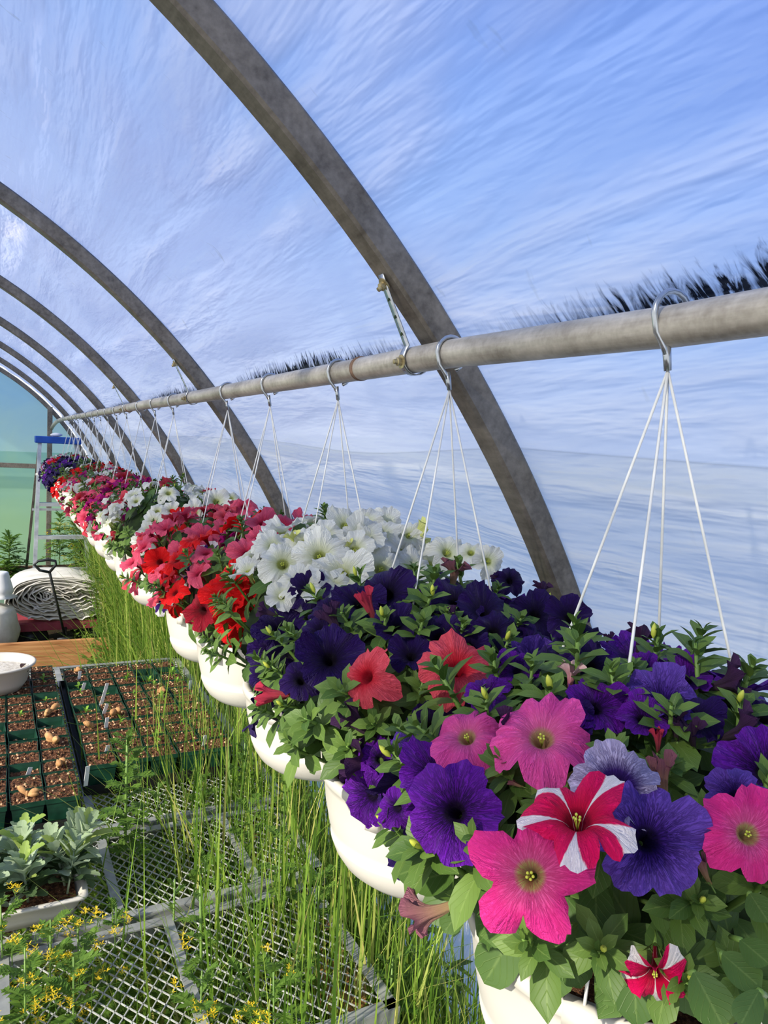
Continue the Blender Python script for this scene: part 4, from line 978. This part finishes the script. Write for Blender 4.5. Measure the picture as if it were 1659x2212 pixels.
# ------------------------------------------------------------------ grass
def blade_mat(name, stops, tr=.35):
    t = NT(name); g_ = t.n('ShaderNodeNewGeometry').outputs['Random Per Island']; u, v, _ = t.sep(t.uv())
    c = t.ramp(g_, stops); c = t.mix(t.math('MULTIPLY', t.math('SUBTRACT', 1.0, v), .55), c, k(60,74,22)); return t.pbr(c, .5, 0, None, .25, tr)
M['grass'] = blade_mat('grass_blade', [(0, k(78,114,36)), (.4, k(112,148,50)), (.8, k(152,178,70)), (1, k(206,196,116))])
def blade(mb, o, Hh, w, lean, az, n=6):
    d = V((math.cos(az), math.sin(az), 0)); sx = V((-math.sin(az), math.cos(az), 0)); tw = rnd.uniform(-.8,.8); b = len(mb.v)
    for j in range(n+1):
        t_ = j/n; c = o + V((0,0,Hh*(t_ - .35*lean*t_*t_*t_))) + d*(Hh*lean*t_*t_*.75)
        ww = w*.5*(1 - t_**2.2)*(1 if j else .7); s_ = (sx*math.cos(tw*t_) + d*math.sin(tw*t_))
        mb.v += [tuple(c - s_*ww), tuple(c + s_*ww)]
    for j in range(n): q = b+2*j; mb.face((q, q+1, q+3, q+2), [(0, j/n), (1, j/n), (1, (j+1)/n), (0, (j+1)/n)])
gm = MB()
for i in range(17000):
    y = 1.0 + 6.2*rnd.random()**1.25
    x = .955 - .42*rnd.random()**1.35 if rnd.random() < .85 else .955 - rnd.random()*.62
    if y > 3.5: x = .955 - abs(rnd.gauss(0, .13 if y < 4.6 else .09))
    if x < .2: continue
    hm = .80 + .25*min(1, max(0, (y-1.2)/2.8)) + .16*noise.noise(V((x*6, y*2.5, 0)))
    if x < .5 and y < 3.45 and rnd.random() < .35: continue
    Hh = hm*(rnd.uniform(.35, 1.05) if rnd.random() < .75 else rnd.uniform(.85, 1.2)); lean = abs(rnd.gauss(.0, .62 if y < 3.6 else .25)); az = rnd.gauss(PI, 1.3)
    w = rnd.choice((.005, .007, .010, .014)) if y < 4 else rnd.choice((.007, .009, .012))
    if x + Hh*lean*.75*math.cos(az) > .955: az = PI - az if math.cos(az) > 0 else az
    blade(gm, V((x, y, .0)), Hh, w, lean, az)
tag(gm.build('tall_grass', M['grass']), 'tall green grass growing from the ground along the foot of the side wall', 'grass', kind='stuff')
gm = MB()
for i in range(2800):       # sparse blades up through the bench mesh
    x = rnd.uniform(.36, .74) if rnd.random() < .85 else rnd.uniform(.0, .3); y = rnd.uniform(1.02, 2.45)
    if rnd.random() > (x-.05)/.6: continue
    ln_ = abs(rnd.gauss(0,.5)); az_ = rnd.random()*6.28; hh_ = rnd.uniform(.78, 1.15)
    if x + hh_*ln_*.75*math.cos(az_) > .95: az_ = PI - az_
    blade(gm, V((x, y, .0)), hh_, rnd.choice((.005,.007,.010,.014)), ln_, az_, 9)
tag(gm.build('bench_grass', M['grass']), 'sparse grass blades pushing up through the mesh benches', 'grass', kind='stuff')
ARCH = ((.62,1.30,.95,.55,2.6),(.66,1.22,.98,.5,3.6),(.58,1.45,1.0,.45,2.9),(.52,1.18,.95,.6,.3),(.70,1.55,1.02,.6,3.0),(.47,1.32,.92,.55,5.6),(.68,1.38,1.05,.55,2.2),(.72,1.75,1.1,.6,3.3),(.60,1.62,1.0,.5,4.0),(.40,1.25,.93,.5,1.0),(.74,1.30,1.0,.45,4.2),(.55,1.95,1.05,.5,3.4),(.64,2.1,1.1,.55,2.8))
for q_, (x_, y_, h_, l_, a_) in enumerate(ARCH):
    bm2 = MB(); blade(bm2, V((0,0,0)), h_, .017, l_, a_, 14); o_ = bm2.build('broad_grass_blade', M['grass']); o_.location = (x_, y_, 0)
    tag(o_, 'broad arching grass blade rising beside the nearest benches', 'grass blade', 'broad grass blades beside the benches')
M['under'] = blade_mat('undergrowth_leaf', [(0, k(60,92,30)), (.6, k(104,138,48)), (1, k(144,168,70))])
gm = MB()
for i in range(8500):
    y = rnd.uniform(.9, 7.6); x = rnd.uniform(-.35, 1.0) if y < 5 else rnd.uniform(.55, 1.0)
    if y < 3.4 and x < .55 and rnd.random() < .5: continue
    z = rnd.uniform(0, .22 if x < .6 else .75); a = rnd.random()*6.28; d = V((math.cos(a), math.sin(a), rnd.uniform(-.1,.9)))
    gm.leaf(V((min(x,.87), y, z)), d, V((0,0,1)), rnd.uniform(.04,.09), rnd.uniform(.015,.035), .3, .2, 0, 3)
tag(gm.build('undergrowth', M['under']), 'low leafy weeds covering the ground beneath the benches and grass', 'weeds', kind='stuff')
# ------------------------------------------------------------------ weeds
M['weed'] = leaf_mat('weed_leaf', k(78,116,40), k(120,154,62), k(140,170,80), .35)
M['yellow'] = simple('yellow_flower', k(226,184,20), k(246,222,60), 60, .6, trans=.3)
def ragged(mb, o, d, L, m=0, droop=.25):
    d = d.normalized(); up = V((0,0,1)); n = 9
    for j in range(n):
        t_ = (j+1)/n; c = o + d*(L*t_) + V((0,0,-droop*L*t_*t_)); sx = d.cross(up).normalized()
        for sg in (-1, 1):
            mb.leaf(c, sx*sg + d*.6 + V((0,0,rnd.uniform(-.1,.5))), up, L*.36*math.sin(PI*min(1,t_*.85+.1)), L*.17, .2, .2, m, 2)
    mb.leaf(o, d, up, L, L*.18, droop, .2, m, 5)
def weed(x, y, z0, z1, label, lean=(0,0), flowers=0, bushy=1.0, stemr=.005, spread=.09, cat='weed'):
    th = thing('flowering_weed' if flowers else 'leafy_weed', label, cat, (x, y, z0)); Hh = z1-z0; mb = MB()
    sp = lambda t_: V((lean[0]*t_*t_, lean[1]*t_*t_, Hh*t_))
    mb.tube([sp(i/6) for i in range(7)], [stemr*(1-.5*i/6) for i in range(7)], 7); mb.build('stem', M['stem'], th)
    mb = MB(); n = int(26*bushy); a = rnd.random()*6
    lo = max(.12, 1 - .42/Hh)
    for i in range(n):
        t_ = lo + (1-lo)*i/n; a += 2.4; el = rnd.uniform(-.1,.5) + .9*max(0, (t_-.8))*4
        d = V((math.cos(a)*math.cos(el), math.sin(a)*math.cos(el), math.sin(el)))
        ragged(mb, sp(t_), d, spread*(1.25-.7*(i/n))*rnd.uniform(.7,1.2))
    mb.build('leaves', M['weed'], th)
    if flowers:
        for q in range(flowers):
            a = rnd.random()*6.28; rr_ = spread*rnd.uniform(.1,1.1); c = sp(1) + V((math.cos(a)*rr_, math.sin(a)*rr_, rnd.uniform(-.22,.03)*min(1,Hh)))
            o_ = inst('flower_head', YFL[q % 3], th, Matrix.Translation(c) @ Matrix.Rotation(rnd.random()*6, 4, 'Z') @ Matrix.Scale(rnd.uniform(.6,1.0), 4))
    return th
def yfl(seed):
    r = random.Random(seed); mb = MB(); mb.tube([(0,0,-.05),(r.uniform(-.01,.01),0,-.02),(0,0,0)], .0009, 5, 1)
    for q in range(7):
        c = V((r.uniform(-.012,.012), r.uniform(-.012,.012), r.uniform(-.012,.008)))
        for i in range(4): a = i*PI/2 + r.random(); mb.leaf(c, V((math.cos(a), math.sin(a), .7)), V((0,0,1)), .009, .0035, .2, .1, 0, 2)
    for q in range(5):
        a = r.random()*6.28; mb.leaf(V((0,0,r.uniform(-.05,-.01))), V((math.cos(a), math.sin(a), .5)), V((0,0,1)), .02, .004, .3, .1, 1, 2)
    return mb.build('flower_head', [M['yellow'], M['weed']], link=False)
YFL = [yfl(s) for s in range(3)]
def wpt(px, py, z): p = atz(px, py, z); return p.x, p.y
g0 = .0
for (bx_, by_, ty, lb, kw) in (
    (270, 1830, 1590, 'tall bushy green weed standing up through the bench in front of the right pot block', dict(bushy=1.9, stemr=.006, spread=.085)),
    (450, 2070, 1910, 'upright pale-stemmed weed in the middle of the nearest bench panel', dict(bushy=1.0, stemr=.005, spread=.06, lean=(-.02,.0))),
    (375, 1990, 1900, 'small feathery weed at the bar between the two nearest bench panels', dict(bushy=.9, stemr=.004, spread=.05)),
    (250, 2000, 1975, 'low thistle-like weed right of the white tray', dict(bushy=1.3, stemr=.004, spread=.06)),
    (600, 1950, 1790, 'slender leafy weed at the right end of the middle bench panel', dict(bushy=1.2, stemr=.004, spread=.07)),
    (340, 1780, 1690, 'spindly weed left of the tall grass on the long far bench', dict(bushy=.9, stemr=.003, spread=.07)),
    (520, 2130, 2080, 'broad green weed in the grass at the bench corner', dict(bushy=1.2, stemr=.004, spread=.07))):
    x_, y_ = wpt(bx_, by_, BZ); tz = atY(bx_, ty, y_).z
    weed(x_, y_, g0, max(tz, BZ+.04), lb, **kw)
for n_, (wx_, wy_, wz_, lb) in enumerate(((.56,1.72,.10,'leafy weed above the cross bar at the right of the middle bench'),(.60,1.36,.12,'leafy weed at the right edge of the nearest bench panel'),(.50,1.22,.06,'leafy weed at the front right of the nearest bench panel'),(.63,2.0,.14,'bushy weed in front of the right pot block, nearest the baskets'),
    (.50,1.98,.08,'low bushy weed in front of the right pot block'),(.74,1.5,.02,'leafy weed in the grass beside the nearest bench, under the second basket'),(.76,1.2,.0,'leafy weed in the grass at the bottom under the nearest baskets'),(.66,1.14,.05,'leafy weed at the nearest bench corner, bottom of picture'),(.42,1.6,.05,'thin weed beyond the bar of the middle bench'),(.68,1.8,.12,'leafy weed at the far right corner of the middle bench'))):
    weed(wx_, wy_, 0, BZ+wz_, lb, bushy=1.6, stemr=.004, spread=.085)
for (px_, py_, h_, nf, lb) in ((20,2080,.12,15,'yellow-flowered weed at the left edge of the picture near the bottom'),(110,2150,.13,18,'densely yellow-flowered weed at bottom left, second from the edge'),(190,2120,.10,14,'yellow-flowered weed in front of the bench bar at bottom left'),
    (60,2205,.12,12,'yellow-flowered weed in the bottom left corner'),(165,2200,.10,10,'low yellow-flowered weed at the bottom, left of the cross bar'),(430,2210,.08,9,'sparse yellow-flowered weed at the bottom, right of the cross bar'),(610,2212,.10,8,'yellow-flowered weed among grass below the second nearest basket')):
    x_, y_ = wpt(px_, py_, BZ); weed(x_, y_, g0, BZ+h_, lb, flowers=nf, bushy=1.1, stemr=.003, spread=.085, lean=(rnd.uniform(-.02,.02), .02), cat='weed')
for (px_, ty, Y_, nf, lb) in ((165,1090,7.5,46,'tall yellow-flowering weed behind the ladder, left one'),(178,1130,7.2,34,'yellow-flowering weed beside the right ladder rail'),(208,1240,6.9,26,'yellow-flowering weed right of the ladder foot'),(130,1110,7.8,30,'yellow-flowering weed at the end wall between the ladder rails')):
    p = atY(px_, ty, Y_); th = weed(p.x, Y_, 0, p.z, lb, flowers=nf, bushy=2.2, stemr=.006, spread=.14)
    for ch in th.children:
        if ch.name.startswith('flower_head'): ch.scale = [s_*1.8 for s_ in ch.scale]; ch.location.z -= rnd.random()*.35
p = atY(20, 1160, 7.5); weed(p.x, 7.5, 0, p.z, 'large green thistle-like weed at the left end of the end wall', bushy=2.5, stemr=.008, spread=.2)
# ------------------------------------------------------------------ light
sun = bpy.data.lights.new('sun', 'SUN'); so = bpy.data.objects.new('sun', sun); C.objects.link(so)
sun.energy = 6.2; sun.angle = math.radians(1.2); sun.color = (1.0, .93, .80)
so.rotation_euler = V((.80, .26, -.50)).to_track_quat('-Z', 'Y').to_euler()
w = bpy.data.worlds.new('world'); bpy.context.scene.world = w; w.use_nodes = True; nt = w.node_tree; nt.nodes.clear()
out = nt.nodes.new('ShaderNodeOutputWorld'); bg = nt.nodes.new('ShaderNodeBackground'); tc = nt.nodes.new('ShaderNodeTexCoord')
sx = nt.nodes.new('ShaderNodeSeparateXYZ'); nt.links.new(tc.outputs['Generated'], sx.inputs[0])
ad = nt.nodes.new('ShaderNodeMath'); ad.operation = 'MULTIPLY_ADD'; ad.inputs[1].default_value = .5; nt.links.new(sx.outputs[0], ad.inputs[0]); nt.links.new(sx.outputs[2], ad.inputs[2])
rp = nt.nodes.new('ShaderNodeValToRGB'); nt.links.new(ad.outputs[0], rp.inputs[0]); e = rp.color_ramp.elements
for pos, col in ((.0, k(216,218,222)), (.25, k(208,214,228)), (.55, k(156,186,230)), (1.0, k(58,118,218))):
    if pos == 0: e[0].position = 0; e[0].color = col
    elif pos == 1.0: e[-1].position = 1; e[-1].color = col
    else: q = e.new(pos); q.color = col
nt.links.new(rp.outputs[0], bg.inputs[0]); bg.inputs[1].default_value = 1.55; nt.links.new(bg.outputs[0], out.inputs[0])
sc = bpy.context.scene
sc.view_settings.view_transform = 'Standard'; sc.view_settings.look = 'None'; sc.view_settings.exposure = 0.08
sc.cycles.use_adaptive_sampling = True; sc.cycles.adaptive_threshold = .025; sc.cycles.max_bounces = 7; sc.cycles.transparent_max_bounces = 16; sc.cycles.use_denoising = True
sc.cycles.sample_clamp_indirect = 6
